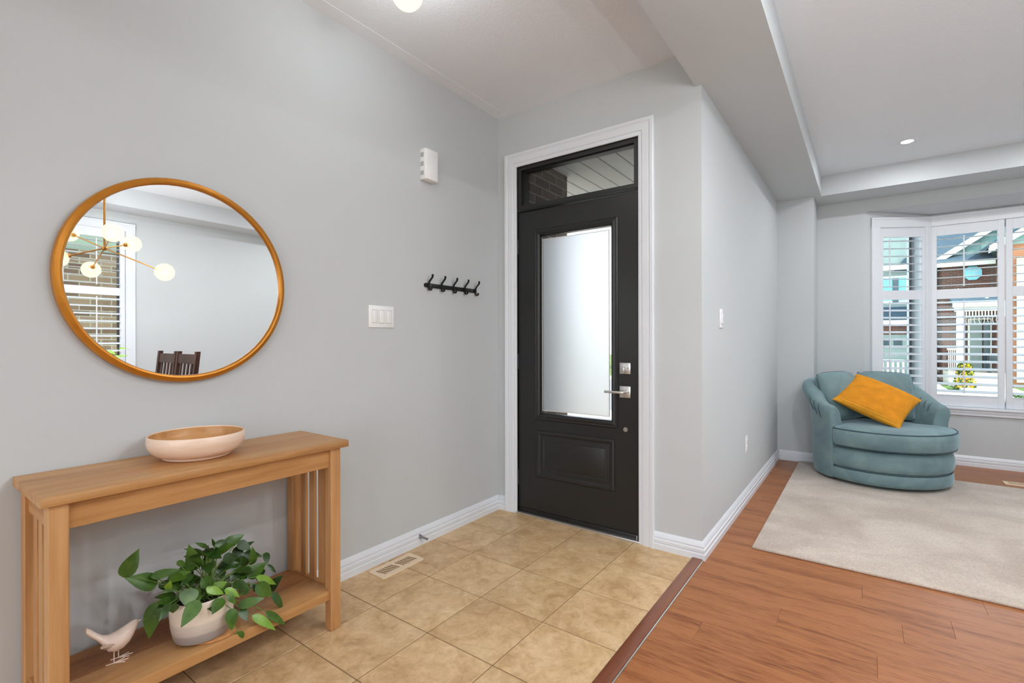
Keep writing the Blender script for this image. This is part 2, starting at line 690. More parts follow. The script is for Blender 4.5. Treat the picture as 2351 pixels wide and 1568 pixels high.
struct('patio', box(-12, 12, YB - 14, YB - .15, -.3, -.08), 'concrete', 'added pale patio outside the back doors, unseen, bouncing daylight inside', 'ground')  # added ground out of view, bounces sunlight up to the ceilings
# right wall with the dining window opening
WY0, WY1, WZ0, WZ1 = .64, 1.775, .545, 2.36
b = bmesh.new()
box(XR, XR + .2, YB, WY0, 0, ZC, bm=b)
box(XR, XR + .2, WY1, YF + .22, 0, ZC, bm=b)
box(XR, XR + .2, WY0, WY1, 0, WZ0, bm=b)
box(XR, XR + .2, WY0, WY1, WZ1, ZC, bm=b)
struct('wall_right', b, 'wall', 'pale grey wall with the dining window, seen in the mirror', 'wall')
# ceilings and beams
ce = struct('ceiling', box(XL, -.74, YB, YD, ZC, ZC + .12), 'ceiling', 'stippled white ceiling above the tiled entry', 'ceiling')
obj('ceiling_border', box(XL, XL + .085, YB, YD, ZC - .002, ZC + .01), 'ceiling_flat', ce)
cl = struct('ceiling', box(-.34, 1.92, YB, 5.45, ZC, ZC + .12), 'ceiling', 'white recessed ceiling above the living room', 'ceiling')
obj('ceiling_border', box(-.34, -.24, YB, 5.45, ZC - .002, ZC + .01), 'ceiling_flat', cl)
struct('ceiling_beam', box(-.74, -.34, YB, YF + .2, ZB, ZC + .12), 'wall', 'wide pale grey boxed beam between entry and living room', 'beam')
struct('ceiling_beam', box(-.34, 1.92, 5.45, YF + .2, ZB, ZC + .12), 'wall', 'pale grey boxed beam above the bay window', 'beam')
struct('ceiling_beam', box(1.92, XR, YB, YF + .2, ZB, ZC + .12), 'wall', 'pale grey boxed beam along the dining window wall', 'beam')

# floors
TX, TY, TS = -.757, 2.712, .3345
fl = struct('floor', box(XL, -.757, YB, YD + .15, -.06, -.0015), 'grout', 'beige stone tiles with thin brown joints in the entry', 'floor')
G = .0022
nx = 4
ix = 0
x1 = TX
while x1 > XL + .001:
    x0 = max(XL, x1 - TS)
    y1 = TY + .0
    while y1 > YB + .001:
        y0 = max(YB, y1 - TS)
        yy1 = min(y1, YD + .01)
        if x1 - x0 > .02 and yy1 - y0 > .02:
            obj('tile', box(x0 + G, x1 - G, y0 + G, yy1 - G, -.012, 0, .0012, 1), 'tile', fl, 0)
        y1 -= TS
    x1 -= TS
fw_ = struct('floor', box(-.757, XR + .1, YB, YF + .32, -.06, -.012), 'grout', 'reddish brown wood plank floor of the living room', 'floor')
PW = .152
rows_y = []
y = 2.71 + PW * 23
known = {0: -.015, -1: .284, -2: .118, -5: -.55, -3: -.3, 1: .42}
r = 21
while y > YB:
    y0, y1 = y - PW, y
    k = round((y0 - 2.71) / PW)
    jx = known.get(k, (-.7 + 1.55 * ((k * .381966) % 1.0)))
    xs = [jx + i * 1.55 for i in range(-2, 4)]
    xs = [v for v in xs if -.70 < v < XR - .05]
    lo = -.70 if y1 <= YD + .02 else XP
    hi = XR
    if y0 > YF - .02:                      # inside the bay
        sh = max(0, y1 - YF - .05) * 1.63
        lo, hi = -.01 + sh, 2.06 - sh
    cuts = [lo] + [v for v in xs if lo + .04 < v < hi - .04] + [hi]
    ylo, yhi = max(y0, YB), min(y1, 6.165)
    if yhi - ylo > .02:
        for a, c_ in zip(cuts[:-1], cuts[1:]):
            obj('plank', box(a + .0003, c_ - .0003, ylo + .0002, yhi - .0002, -.014, 0, .0005, 1), 'floor_wood', fw_, 0)
    y -= PW
th = struct('trim_1', box(-.757, -.703, YB, YD - .005, -.01, .008, .004, 2), 'threshold', 'reddish wood strip where the tiles meet the planks', 'threshold')
obj('metal_edge', box(-.703, -.698, YB, YD - .005, -.01, .006, .0015, 1), 'chrome', th)

# baseboards
BP = [(0, 0), (.020, 0), (.020, .030), (.015, .034), (.015, .038), (.0185, .042), (.0185, .056), (.0125, .061), (.0125, .066), (.015, .070), (.012, .080), (.006, .091), (.003, .095), (0, .095)]
struct('baseboard_left', sweep_wall([(XL, YD), (XL, YB)], BP), 'white', 'white moulded skirting board under the mirror wall', 'baseboard', 25)
struct('baseboard_entrance', sweep_wall([(XP, YCOL), (XP, YD), (-.967, YD)], BP), 'white', 'white moulded skirting board wrapping the wall corner beside the front door', 'baseboard', 25)
struct('baseboard_corner', sweep_wall([(-1.995, YD), (XL + .017, YD)][::-1][::-1], BP), 'white', 'short white skirting piece between the door casing and the corner', 'baseboard', 25)
struct('baseboard_far', sweep_wall([(XR, YF), (2.06, YF), (1.55, 6.165), (.50, 6.165), (-.013, YF), (-.40, YF), (-.40, YCOL), (XP + .017, YCOL)], BP), 'white', 'white moulded skirting board following the bay under the shutters', 'baseboard', 25)
struct('baseboard_right', sweep_wall([(XR, YB), (XR, YF)], BP), 'white', 'white moulded skirting board on the dining window wall', 'baseboard', 25)

# ------------------------------------------------------------------ front door
CP = [(0, .0), (0, -.010), (.010, -.014), (.016, -.014), (.018, -.010), (.022, -.010), (.026, -.017), (.060, -.020), (.064, -.016), (.068, -.016), (.072, -.023), (.088, -.024), (.092, -.020), (.092, .0)]
b = sweep_rect(DX0 + .022, DX1 - .012, .0, DZ - .018, CP, closed=False)
b.transform(Matrix.Translation((0, YD, 0)))
struct('trim_2', b, 'white', 'white moulded casing around the black front door and transom', 'door casing', 25)
# dark jamb frame with the transom window
FX0, FX1 = DX0 + .012, DX1 - .012
YS = 2.715
b = bmesh.new()
box(DX0, -1.928, YD + .005, YD + .15, 0, DZ, bm=b)
box(-1.072, DX1, YD + .005, YD + .15, 0, DZ, bm=b)
box(-1.928, -1.072, YD + .005, YD + .15, 2.352, DZ, bm=b)
fr = struct('door_frame', b, 'black_dark', 'black frame of the front door and transom', 'door frame')
tw = tag(obj('window_1', ring_box(-1.928, -1.072, 2.050, 2.352, -1.896, -1.092, 2.088, 2.330, YD + .008, YD + .085), 'black'), 'dark framed transom window above the front door', 'window', kind='structure')
b = sweep_rect(-1.896, -1.092, 2.088, 2.330, [(0, YD + .03), (-.008, YD + .03), (-.008, YD + .05), (0, YD + .06)])
obj('glazing_bead', b, 'black_dark', tw)
obj('glazing_bead', box(-1.928, -1.072, YD + .0, YD + .012, 2.046, 2.062, .003), 'black_dark', tw)
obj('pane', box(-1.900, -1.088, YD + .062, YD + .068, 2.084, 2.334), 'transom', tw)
# slab
dr = tag(obj('door_1', ring_box(-1.924, -1.076, .042, 2.043, -1.742, -1.238, .690, 1.868, YS, YS + .045), 'black'), 'black panelled front door with a tall frosted glass pane', 'door', kind='structure')
MP = [(.0, YS), (.050, YS), (.050, YS - .004), (.043, YS - .010), (.034, YS - .008), (.030, YS - .010), (.018, YS - .014), (.010, YS - .010), (.004, YS - .006), (0, YS + .004)]
obj('glass_moulding', sweep_rect(-1.742, -1.238, .690, 1.868, [(a * .86, b_) for a, b_ in MP]), 'black', dr, 20)
obj('clear_border_pane', box(-1.750, -1.232, YS + .022, YS + .026, .682, 1.876), 'clear', dr)
obj('frosted_pane', box(-1.737, -1.262, YS + .016, YS + .021, .712, 1.843), 'frost', dr)
obj('glass_bevel', sweep_rect(-1.737, -1.262, .712, 1.843, [(0, YS + .015), (.004, YS + .0155), (.004, YS + .0215), (0, YS + .021)]), 'plastic', dr)
obj('raised_panel', sweep_rect(-1.716, -1.278, .326, .517, [(-.002, YS), (-.002, YS - .004), (.003, YS - .006), (.010, YS - .004), (.030, YS - .001), (.040, YS - .008), (.050, YS - .010), (.058, YS - .007), (.063, YS - .001), (.063, YS + .002)]), 'black', dr, 20)
obj('panel_field', box(-1.717, -1.277, YS - .004, YS + .01, .325, .518, .001), 'black', dr)
sw = obj('door_sweep', box(-1.924, -1.076, YS - .004, YS + .04, .006, .040, .002), 'black_dark', dr)
obj('sweep_trim', box(-1.080, -1.076, YS - .006, YS, .008, .036), 'plastic', sw)
for z in (1.815, 1.030, .240):
    h = obj('hinge', tube([(-1.933, YD - .004, z - .053), (-1.933, YD - .004, z + .053)], .0065, 10), 'chrome', dr)
    obj('hinge_leaf', box(-1.931, -1.921, YS - .003, YS + .002, z - .05, z + .05), 'steel', h)
db = obj('deadbolt', box(-1.182, -1.114, YS - .010, YS, .975, 1.041, .002), 'chrome', dr)
obj('thumb_turn', box(-1.156, -1.143, YS - .034, YS - .009, .982, 1.018, .003), 'chrome', db)
obj('screw', tube([(-1.130, YS - .012, 1.010), (-1.130, YS - .009, 1.010)], .004, 10), 'steel', db)
lh = obj('lever_handle', box(-1.182, -1.114, YS - .010, YS, .835, .903, .002), 'chrome', dr)
b = tube([(-1.148, YS - .009, .868), (-1.148, YS - .045, .868)], .012, 14)
box(-1.262, -1.138, YS - .056, YS - .044, .861, .876, .003, bm=b)
obj('lever', b, 'chrome', lh)
obj('screw', tube([(-1.128, YS - .012, .868), (-1.128, YS - .009, .868)], .004, 10), 'steel', lh)
obj('door_plug', tube([(-1.149, YS - .003, .646), (-1.149, YS + .002, .646)], .0135, 20), 'chrome', dr)
struct('trim_3', box(DX0, DX1, YD - .012, YD + .15, -.005, .012, .002), 'chrome', 'thin metal sill under the front door', 'door sill')

# porch outside the front door
pw = struct('porch_wall', box(-2.35, -2.10, YD + .15, 3.70, -.6, 2.75), 'brick_y', 'dark brick porch wall seen through the transom glass', 'wall')
pc = struct('porch_ceiling', box(-3.6, XP - .15, YD + .15, 4.5, 2.62, 2.7), 'porch_white', 'pale plank porch ceiling seen through the transom', 'ceiling')
x = -3.55
while x < XP - .2:
    obj('plank', box(x + .004, x + .151, YD + .16, 4.48, 2.600, 2.625, .004, 1), 'porch_white', pc, 0)
    x += .155
pf = struct('porch_floor', box(-4.6, XP - .15, YD + .15, 5.4, -.6, -.06), 'concrete', 'concrete porch floor outside the front door', 'floor')


# ------------------------------------------------------------------ windows with plantation shutters
def louver_mesh(w, depth=.078, th=.010):
    rows = []
    for x in (0, w):
        rows.append([(x, depth / 2 * math.cos(a), th / 2 * math.sin(a)) for a in [2 * PI * k / 12 for k in range(12)]])
    b = grid(rows, closed_u=True, cap0=True, cap1=True)
    fixn(b)
    return b


def shutter(win, mw, u0, u1, z0, z1, zm0, zm1, stile=.044, top=.10, bot=.105, rodu=.45, n_up=7, n_lo=13, tilt_up=4, tilt_lo=14):
    b = bmesh.new()
    v0, v1 = -.004, .026
    box(u0, u0 + stile, v0, v1, z0, z1, .002, 1, b)
    box(u1 - stile, u1, v0, v1, z0, z1, .002, 1, b)
    for a, c_ in ((z0, z0 + bot), (zm0, zm1), (z1 - top, z1)):
        box(u0 + stile, u1 - stile, v0 + .002, v1 - .002, a, c_, .001, 1, b)
    sp = obj('shutter_panel', b, 'white', win, 25, mw)
    lw = u1 - u0 - 2 * stile - .002
    proto = None
    for (a, c_, n, tl) in ((zm1, z1 - top, n_up, tilt_up), (z0 + bot, zm0, n_lo, tilt_lo)):
        for i in range(n):
            zc = a + (c_ - a) * (i + .5) / n
            lb = louver_mesh(lw)
            mat4 = mw @ Matrix.Translation((u0 + stile + .001, .012, zc)) @ Matrix.Rotation(R(tl), 4, 'X')
            if proto is None:
                proto = obj('louver', lb, 'white', None, 30)
                o = proto
            else:
                lb.free()
                o = bpy.data.objects.new('louver', proto.data)
                C.objects.link(o)
            o.parent = sp
            o.matrix_basis = mat4
        # tilt rod in front of the louvers
        ru = u0 + stile + lw * rodu
        obj('tilt_rod', box(ru - .005, ru + .005, -.036, -.027, a + .02, c_ - .02, .002, 1), 'white', sp, 25, mw)
    return sp


def frame_matrix(o, u):
    u = Vector((u[0], u[1], 0)).normalized()
    n = Vector((-u.y, u.x, 0))
    return Matrix(((u.x, n.x, 0, o[0]), (u.y, n.y, 0, o[1]), (0, 0, 1, 0), (0, 0, 0, 1)))


def window_unit(name, label, mw, w, o0, o1, z0, z1, panels, zm0, zm1, zt, wall=None, thick=.20, cas=(.07, .0, .06), sill=True, u_s0=0, u_s1=None, n_up=7, n_lo=13, rodu=.45):
    """wall face from u=0 to w with an opening o0..o1 / z0..z1; local v points outward"""
    if wall:
        b = bmesh.new()
        box(0, o0, 0, thick, 0, zt, bm=b)
        box(o1, w, 0, thick, 0, zt, bm=b)
        box(o0, o1, 0, thick, 0, z0, bm=b)
        box(o0, o1, 0, thick, z1, zt, bm=b)
        b.transform(mw)
        struct(wall[0], b, 'wall', wall[1], 'wall')
    # jamb lining is the thing's own mesh
    win = tag(obj(name, ring_box(o0, o1, z0, z1, o0 + .014, o1 - .014, z0 + .014, z1 - .014, .028, thick + .02), 'white', None, 25, mw), label, 'window', kind='structure')
    lc, rc, tc_ = cas
    b = bmesh.new()
    if lc:
        box(o0 - lc, o0 + .012, -.018, 0, z0, z1 + tc_, .003, 1, b)
        box(o0 - lc, o0 - lc + .02, -.024, -.018, z0, z1 + tc_, .002, 1, b)
    if rc:
        box(o1 - .012, o1 + rc, -.018, 0, z0, z1 + tc_, .003, 1, b)
        box(o1 + rc - .02, o1 + rc, -.024, -.018, z0, z1 + tc_, .002, 1, b)
    box(o0 - lc, o1 + rc, -.019, 0, z1 - .012, z1 + tc_, .003, 1, b)
    box(o0 - lc, o1 + rc, -.025, -.019, z1 + tc_ - .02, z1 + tc_, .002, 1, b)
    obj('casing', b, 'white', win, 25, mw)
    if sill:
        s1 = w if u_s1 is None else u_s1
        b = box(u_s0, s1, -.045, .03, z0 - .022, z0 + .002, .006, 2)
        box(u_s0, s1, -.020, 0, z0 - .075, z0 - .020, .004, 1, b)
        box(u_s0, s1, -.026, -.01, z0 - .05, z0 - .022, .004, 1, b)
        obj('sill', b, 'white', win, 25, mw)
    for (a, c_) in panels:
        shutter(win, mw, a, c_, z0 + .004, z1 - .004, zm0, zm1, n_up=n_up, n_lo=n_lo, rodu=rodu)
    # sash and glass near the outside
    vs = thick - .035
    obj('sash', ring_box(o0 + .014, o1 - .014, z0 + .014, z1 - .014, o0 + .038, o1 - .038, z0 + .05, z1 - .05, vs, vs + .03), 'steel', win, 25, mw)
    obj('pane', box(o0 + .03, o1 - .03, vs + .012, vs + .017, z0 + .04, z1 - .04), 'glass', win, 0, mw)
    return win


BZ0, BZ1 = .545, 2.275
aL = frame_matrix((-.013, YF), (.513, .315))
wL = math.hypot(.513, .315)
window_unit('window_2', 'narrow angled bay window with white shutters behind the teal chair', aL, wL, .130, .565, BZ0, BZ1, [(.131, .564)], 1.565, 1.655, 2.46, ('wall_bay_left', 'angled pale grey bay wall beside the teal chair'), cas=(.07, .034, .085), rodu=.12, u_s1=wL - .0)
aC = frame_matrix((.50, 6.165), (1, 0))
window_unit('window_3', 'wide bay window with two white shutter panels facing the street', aC, 1.05, .005, 1.045, BZ0, BZ1, [(.007, .514), (.521, 1.043)], 1.565, 1.655, 2.46, ('wall_bay_centre', 'pale grey wall under the wide bay window'), cas=(.0, .0, .085))
aR = frame_matrix((1.55, 6.165), (.51, -.315))
window_unit('window_4', 'narrow angled bay window with white shutters nearest the right wall', aR, wL, .035, .47, BZ0, BZ1, [(.036, .469)], 1.565, 1.655, 2.46, ('wall_bay_right', 'angled pale grey bay wall near the right wall'), cas=(.034, .07, .085))
# bay soffit, slightly falling outward
b = bmesh.new()
A = [(-.013, YF + .1, 2.42), (2.06, YF + .1, 2.42), (1.55, 6.165, 2.374), (.50, 6.165, 2.374)]
A = [(-.05, YF + .02, 2.418), (2.10, YF + .02, 2.418), (1.60, 6.22, 2.366), (.46, 6.22, 2.366)]
lo_ = [b.verts.new(p) for p in A]
hi_ = [b.verts.new((p[0], p[1], 2.6)) for p in A]
b.faces.new(lo_)
b.faces.new(hi_[::-1])
for i in range(4):
    b.faces.new((lo_[i], lo_[(i + 1) % 4], hi_[(i + 1) % 4], hi_[i]))
struct('ceiling', fixn(b), 'wall', 'small pale ceiling over the bay window', 'ceiling')
aD = frame_matrix((XR, WY1 + .07), (0, -1))
window_unit('window_5', 'dining room window with white shutters, reflected in the round mirror', aD, WY1 - WY0 + .14, .07, .07 + WY1 - WY0, WZ0, WZ1, [(.085, .622), (.628, 1.19)], 1.66, 1.74, 2.5, None, cas=(.07, .07, .075))

# ------------------------------------------------------------------ small wall fittings
ct = thing('door_chime', 'white boxy door chime with side slots high on the mirror wall', 'door chime', (XL, 2.0, 2.10))
obj('body', box(XL, -2.040, 1.958, 2.062, 2.104, 2.282, .004), 'plastic', ct)
obj('cover', box(-2.044, -2.034, 1.966, 2.055, 2.106, 2.280, .003), 'plastic', ct)
for zz in (2.247, 2.195, 2.143):
    for k in range(4):
        obj('slot', box(-2.078, -2.052, 1.9572, 1.9582, zz + k * .0065 - .013, zz + k * .0065 - .010), 'slot', ct, 0)

sp_ = thing('switch_plate', 'white triple light switch plate left of the coat hooks', 'light switch', (XL, 1.678, 1.24))
obj('plate', box(XL, XL + .007, 1.595, 1.761, 1.243, 1.359, .003), 'plastic', sp_)
for yy in (1.632, 1.678, 1.724):
    rk = obj('rocker', box(XL + .005, XL + .010, yy - .016, yy + .016, 1.268, 1.334, .002), 'plastic', sp_)
    rk.rotation_euler = (0, 0, 0)
    obj('rocker_gap', box(XL + .0065, XL + .0075, yy - .018, yy + .018, 1.2655, 1.3365), 'gap', rk, 0)
s2 = thing('switch_plate', 'white single light switch plate on the living room side wall', 'light switch', (XP, 3.12, 1.25))
obj('plate', box(XP, XP + .007, 3.083, 3.157, 1.247, 1.362, .003), 'plastic', s2)
rk = obj('rocker', box(XP + .005, XP + .012, 3.104, 3.136, 1.272, 1.337, .002), 'plastic', s2)
obj('rocker_gap', box(XP + .0065, XP + .0075, 3.102, 3.138, 1.2695, 1.3395), 'gap', rk, 0)
s3 = thing('wall_outlet', 'white double power outlet low on the side wall near the chair', 'outlet', (XP, 3.884, .35))
obj('plate', box(XP, XP + .006, 3.848, 3.920, .352, .474, .003), 'plastic', s3)
for zz in (.388, .437):
    so_ = obj('socket', box(XP + .004, XP + .009, 3.868, 3.900, zz - .016, zz + .016, .003), 'plastic', s3)
    for dy in (-.007, .007):
        obj('slot', box(XP + .0088, XP + .0095, 3.884 + dy - .0012, 3.884 + dy + .0012, zz - .006, zz + .006), 'slot', so_, 0)

# coat rack with five hooks
cr = thing('coat_rack', 'black metal wall rack with five double hooks beside the door', 'coat rack', (XL, 2.22, 1.47))
obj('bar', box(XL + .002, XL + .009, 1.998, 2.448, 1.487, 1.512, .002), 'matte_black', cr)
for yy in (2.010, 2.435):
    obj('bar_end', tube([(XL, yy - .010, 1.4995), (XL + .010, yy - .010, 1.4995)], .0125, 14), 'matte_black', cr)
for yy in (2.034, 2.408):
    obj('screw', tube([(XL + .008, yy, 1.499), (XL + .0105, yy, 1.499)], .0035, 10), 'chrome', cr)
HK = [(.011, 1.512), (.012, 1.518), (.020, 1.527), (.034, 1.540), (.040, 1.547), (.0415, 1.557), (.0415, 1.562)]
HL = [(.011, 1.512), (.011, 1.482), (.014, 1.473), (.021, 1.469), (.029, 1.472), (.032, 1.479), (.032, 1.486)]
for i in range(5):
    yy = 2.020 + i * .1055
    b = bmesh.new()
    for pl in (HK, HL):
        rows = []
        for j, (dx, z) in enumerate(pl):
            a = pl[max(0, j - 1)]
            c_ = pl[min(len(pl) - 1, j + 1)]
            tx, tz = c_[0] - a[0], c_[1] - a[1]
            L = math.hypot(tx, tz)
            nxx, nzz = -tz / L * .0022, tx / L * .0022
            wd = .0065
            rows.append([(XL + dx + nxx, yy - wd, z + nzz), (XL + dx + nxx, yy + wd, z + nzz), (XL + dx - nxx, yy + wd, z - nzz), (XL + dx - nxx, yy - wd, z - nzz)])
        grid(rows, closed_u=True, cap0=True, cap1=True, bm=b)
    obj('hook', fixn(b), 'matte_black', cr, 40)

# door stop on the skirting
ds = thing('door_stop', 'small grey metal door stop on the skirting board', 'door stop', (XL + .014, 1.94, .05))
obj('flange', tube([(XL + .013, 1.94, .05), (XL + .018, 1.94, .05), (XL + .032, 1.941, .049)], .012, 14, radii=[.0125, .012, .006]), 'steel', ds)
obj('rod', tube([(XL + .03, 1.941, .049), (XL + .072, 1.944, .047)], .006, 12), 'steel', ds)


def floor_vent(loc, rz, L, Wd, mat, label, n):
    t_ = thing('floor_vent', label, 'floor vent', loc, rz)
    mw = t_.matrix_basis.copy()
    b = box(-Wd / 2, Wd / 2, -L / 2, L / 2, 0, .006, .0, 1)
    ve = [e for e in b.edges if abs(e.verts[0].co.z - e.verts[1].co.z) > .003]
    bmesh.ops.bevel(b, geom=ve, offset=.012, segments=4, profile=.5, affect='EDGES')
    obj('frame', b, mat, t_, 30, mw)
    half = L * .40
    for k in range(n):
        y = -half + 2 * half * (k + .5) / n
        if n > 8 and k == n // 2:
            obj('damper_tab', box(-.006, .006, y - .008, y + .008, .005, .009, .002), mat, t_, 30, mw)
            continue
        bb = box(-Wd * .25, Wd * .25, -.0045, .0045, 0, .001)
        obj('slot', bb, 'vent_dark', t_, 0, mw @ Matrix.Translation((0, y, .0058)) @ Matrix.Rotation(R(14), 4, 'Z'))
    return t_


floor_vent((-1.975, 1.69, 0), 0, .275, .118, 'vent', 'almond floor vent in the entry tiles by the skirting board', 13)
floor_vent((1.045, 5.59, 0), R(90), .27, .105, 'vent', 'pinkish floor vent in the planks under the bay window', 11)

# ------------------------------------------------------------------ round mirror
MC = Vector((XL, .757, 1.397))
mi = thing('round_mirror', 'round wall mirror in a slim gold frame above the console table', 'mirror', (XL, .757, 1.025))
rows = []
NS = 72
for k in range(NS):
    a = 2 * PI * k / NS
    prof = [(.352, .0), (.352, .028), (.355, .034), (.3605, .036), (.366, .033), (.373, .030), (.377, .024), (.377, .0)]
    rows.append([(XL + d, MC.y + r_ * math.cos(a), MC.z + r_ * math.sin(a)) for r_, d in prof])
obj('frame', fixn(grid(rows, closed_u=True, closed_v=True)), 'gold', mi, 30)
obj('mirror_glass', tube([(XL + .002, MC.y, MC.z), (XL + .022, MC.y, MC.z)], .3525, 72), 'mirror', mi, 30)

# ------------------------------------------------------------------ console table
TX0, TX1, TY0, TY1, TZ = -2.080, -1.722, .296, 1.222, .764
tb = thing('console_table', 'light oak console table with slatted ends and a lower shelf', 'table', (-1.9, .759, 0))
w3 = (TX1 - TX0) / 3
tt = obj('tabletop', box(TX0 + .004, TX1 - .006, TY0 + .004, TY1 - .004, TZ - .028, TZ - .003, .002, 1), 'oak_y', tb)
cuts_ = [TX0, -1.992, -1.905, -1.812, TX1]
for k in range(4):
    bb = box(cuts_[k], cuts_[k + 1], TY0, TY1, TZ - .027, TZ, .0, 1)
    if k == 3:
        bmesh.ops.bevel(bb, geom=[e for e in bb.edges if min(v.co.x for v in e.verts) > TX1 - .001], offset=.005, segments=2, profile=.5, affect='EDGES')
    obj('stave', bb, 'oak_y', tt)
legs = {}
for (lx, ly) in ((-1.784, .312), (-1.784, 1.150), (-2.072, .312), (-2.072, 1.150)):
    obj('leg', box(lx, lx + .044, ly, ly + .044, 0, TZ - .028, .003, 1), 'oak_z', tb)
for lx in (-1.772, -2.066):
    obj('apron', box(lx, lx + .02, .356, 1.150, TZ - .102, TZ - .028, .001, 1), 'oak_y', tb)
for ly in (.322, 1.162):
    obj('end_rail', box(-2.028, -1.784, ly, ly + .02, TZ - .102, TZ - .028, .001, 1), 'oak_x', tb)
    obj('end_rail', box(-2.028, -1.784, ly, ly + .024, .105, .165, .001, 1), 'oak_x', tb)
    for sx_ in (-1.990, -1.924, -1.858):
        obj('slat', box(sx_, sx_ + .038, ly + .004, ly + .016, .165, TZ - .102, .001, 1), 'oak_z', tb)
shf = obj('shelf', box(-2.066, -1.905, .346, 1.162, .125, .163, .0015, 1), 'oak_deep', tb)
obj('front_board', box(-1.905, -1.752, .346, 1.162, .125, .163, .003, 2), 'oak_y', shf)

# bowl on the console
bw = thing('bowl', 'blush ceramic bowl with a wood grain inside on the console table', 'bowl', (-1.925, .738, TZ))
zz = TZ
obj('outer', lathe([(0, zz), (.098, zz), (.104, zz + .004), (.105, zz + .010), (.118, zz + .014), (.136, zz + .028), (.146, zz + .045), (.149, zz + .062), (.147, zz + .082), (.1450, zz + .0845), (.1425, zz + .082), (.1415, zz + .066), (.137, zz + .050), (.12, zz + .028), (.09, zz + .018), (0, zz + .016)], -1.925, .738, 64), 'bowl', bw, 40)
obj('inner', lathe([(0, zz + .020), (.09, zz + .021), (.122, zz + .030), (.138, zz + .050), (.1420, zz + .066), (.1426, zz + .0805), (.1405, zz + .0805), (.1395, zz + .066), (.134, zz + .050), (.118, zz + .033), (.088, zz + .0245), (0, zz + .0235)], -1.925, .738, 64), 'bowl_in', bw, 40)

# ------------------------------------------------------------------ ceramic bird on the shelf
SZ = .163
bd = thing('bird_figurine', 'glossy cream ceramic bird on thin wire legs on the lower shelf', 'figurine', (-1.92, .50, SZ))
D = Vector((.22, 1, 0)).normalized()       # head direction along the shelf
S = Vector((-D.y, D.x, 0))
B0 = Vector((-1.915, .500, SZ))
# stations: (along, height, half width, half height)
ST = [(-.088, .128, .003, .006), (-.083, .126, .012, .013), (-.070, .119, .014, .014), (-.052, .106, .012, .0135), (-.036, .094, .016, .017), (-.018, .081, .026, .028), (.006, .079, .033, .033), (.030, .087, .034, .035), (.050, .101, .029, .032), (.063, .114, .022, .025), (.071, .124, .016, .017), (.076, .130, .009, .010), (.079, .133, .003, .004)]
rows = []
BK = .78
ST = [(a_ * BK - .004, (h_ + .030 * max(0, -a_ - .02) / .068) * BK, w_ * BK * 1.15, v_ * BK * 1.15) for a_, h_, w_, v_ in ST]
for (a_, h_, w_, v_) in ST:
    c0 = B0 + D * a_ + Vector((0, 0, h_))
    rows.append([c0 + S * (w_ * math.cos(q)) + Vector((0, 0, v_ * math.sin(q))) for q in [2 * PI * k / 20 for k in range(20)]])
body = obj('body', fixn(grid(rows, closed_u=True, cap0=True, cap1=True)), 'bird', bd, 60)
for sgn in (1, -1):
    rows = []
    for (a_, h_, ln) in ((-.052, .079, .003), (-.040, .080, .010), (-.02, .081, .016), (.0, .084, .018), (.016, .088, .013), (.024, .092, .004)):
        o_ = (.0255 + .009 * (1 - ((a_ + .0) / .06) ** 2)) * BK
        a_, h_, ln = a_ * BK + .004, h_ * BK + .002, ln * BK
        c0 = B0 + D * a_ + Vector((0, 0, h_)) + S * (sgn * o_)
        rows.append([c0 + Vector((0, 0, ln)) - S * (sgn * .006), c0 + S * sgn * .002, c0 - Vector((0, 0, ln)) - S * (sgn * .004)])
    b = grid(rows)
    bmesh.ops.solidify(b, geom=b.faces[:], thickness=.002)
    obj('wing', fixn(b), 'bird', body, 60)
p0 = B0 + D * (.074 * BK - .004) + Vector((0, 0, .131 * BK))
obj('beak', tube([p0, p0 + D * .006 + Vector((0, 0, .003)), p0 + D * .012 + Vector((0, 0, .005))], .004, 8, radii=[.0048, .003, .0006]), 'bird', body, 60)
for sgn, da in ((-1, -.004), (1, .008)):
    hip = B0 + S * (sgn * .013) + D * da
    b = tube([hip + Vector((0, 0, .045)), hip + Vector((0, 0, .002))], .0016, 8)
    ft = hip + Vector((0, 0, .0018))
    for ang, ln in ((0, .036), (.45, .030), (-.45, .030), (PI, .020)):
        q = D * math.cos(ang) + S * math.sin(ang)
        tube([ft, ft + q * ln], .0016, 6, bm=b)
    obj('leg', b, 'bird', bd, 50)

# ------------------------------------------------------------------ pothos in an oval pot
PC = Vector((-1.843, .722, SZ + .008))
pp = thing('potted_pothos', 'trailing pothos plant in a cream and grey glazed pot on the lower shelf', 'potted plant', (PC.x, PC.y, PC.z))
co = thing('coaster', 'round wooden coaster under the pothos pot on the shelf', 'coaster', (PC.x + .01, PC.y + .035, SZ))
obj('disc', lathe([(0, SZ), (.076, SZ), (.079, SZ + .003), (.079, SZ + .006), (.076, SZ + .008), (0, SZ + .008)], PC.x + .008, PC.y + .03, 40), 'cork', co, 40)
z0 = PC.z
PR = [(0, 0), (.074, 0), (.081, .004), (.086, .020), (.0915, .050), (.094, .085), (.094, .115), (.091, .134), (.088, .138), (.0845, .137), (.0835, .132), (.0845, .105), (0, .105)]
obj('pot', lathe([(r_, z0 + z_) for r_, z_ in PR], PC.x, PC.y, 48, sx=.93, sy=1.03), 'pot', pp, 40)
b = lathe([(0, z0 + .106), (.079, z0 + .1065), (.079, z0 + .116), (.05, z0 + .121), (0, z0 + .123)], PC.x, PC.y, 32, sx=.95, sy=1.03)
obj('soil', b, 'soil', pp, 60)
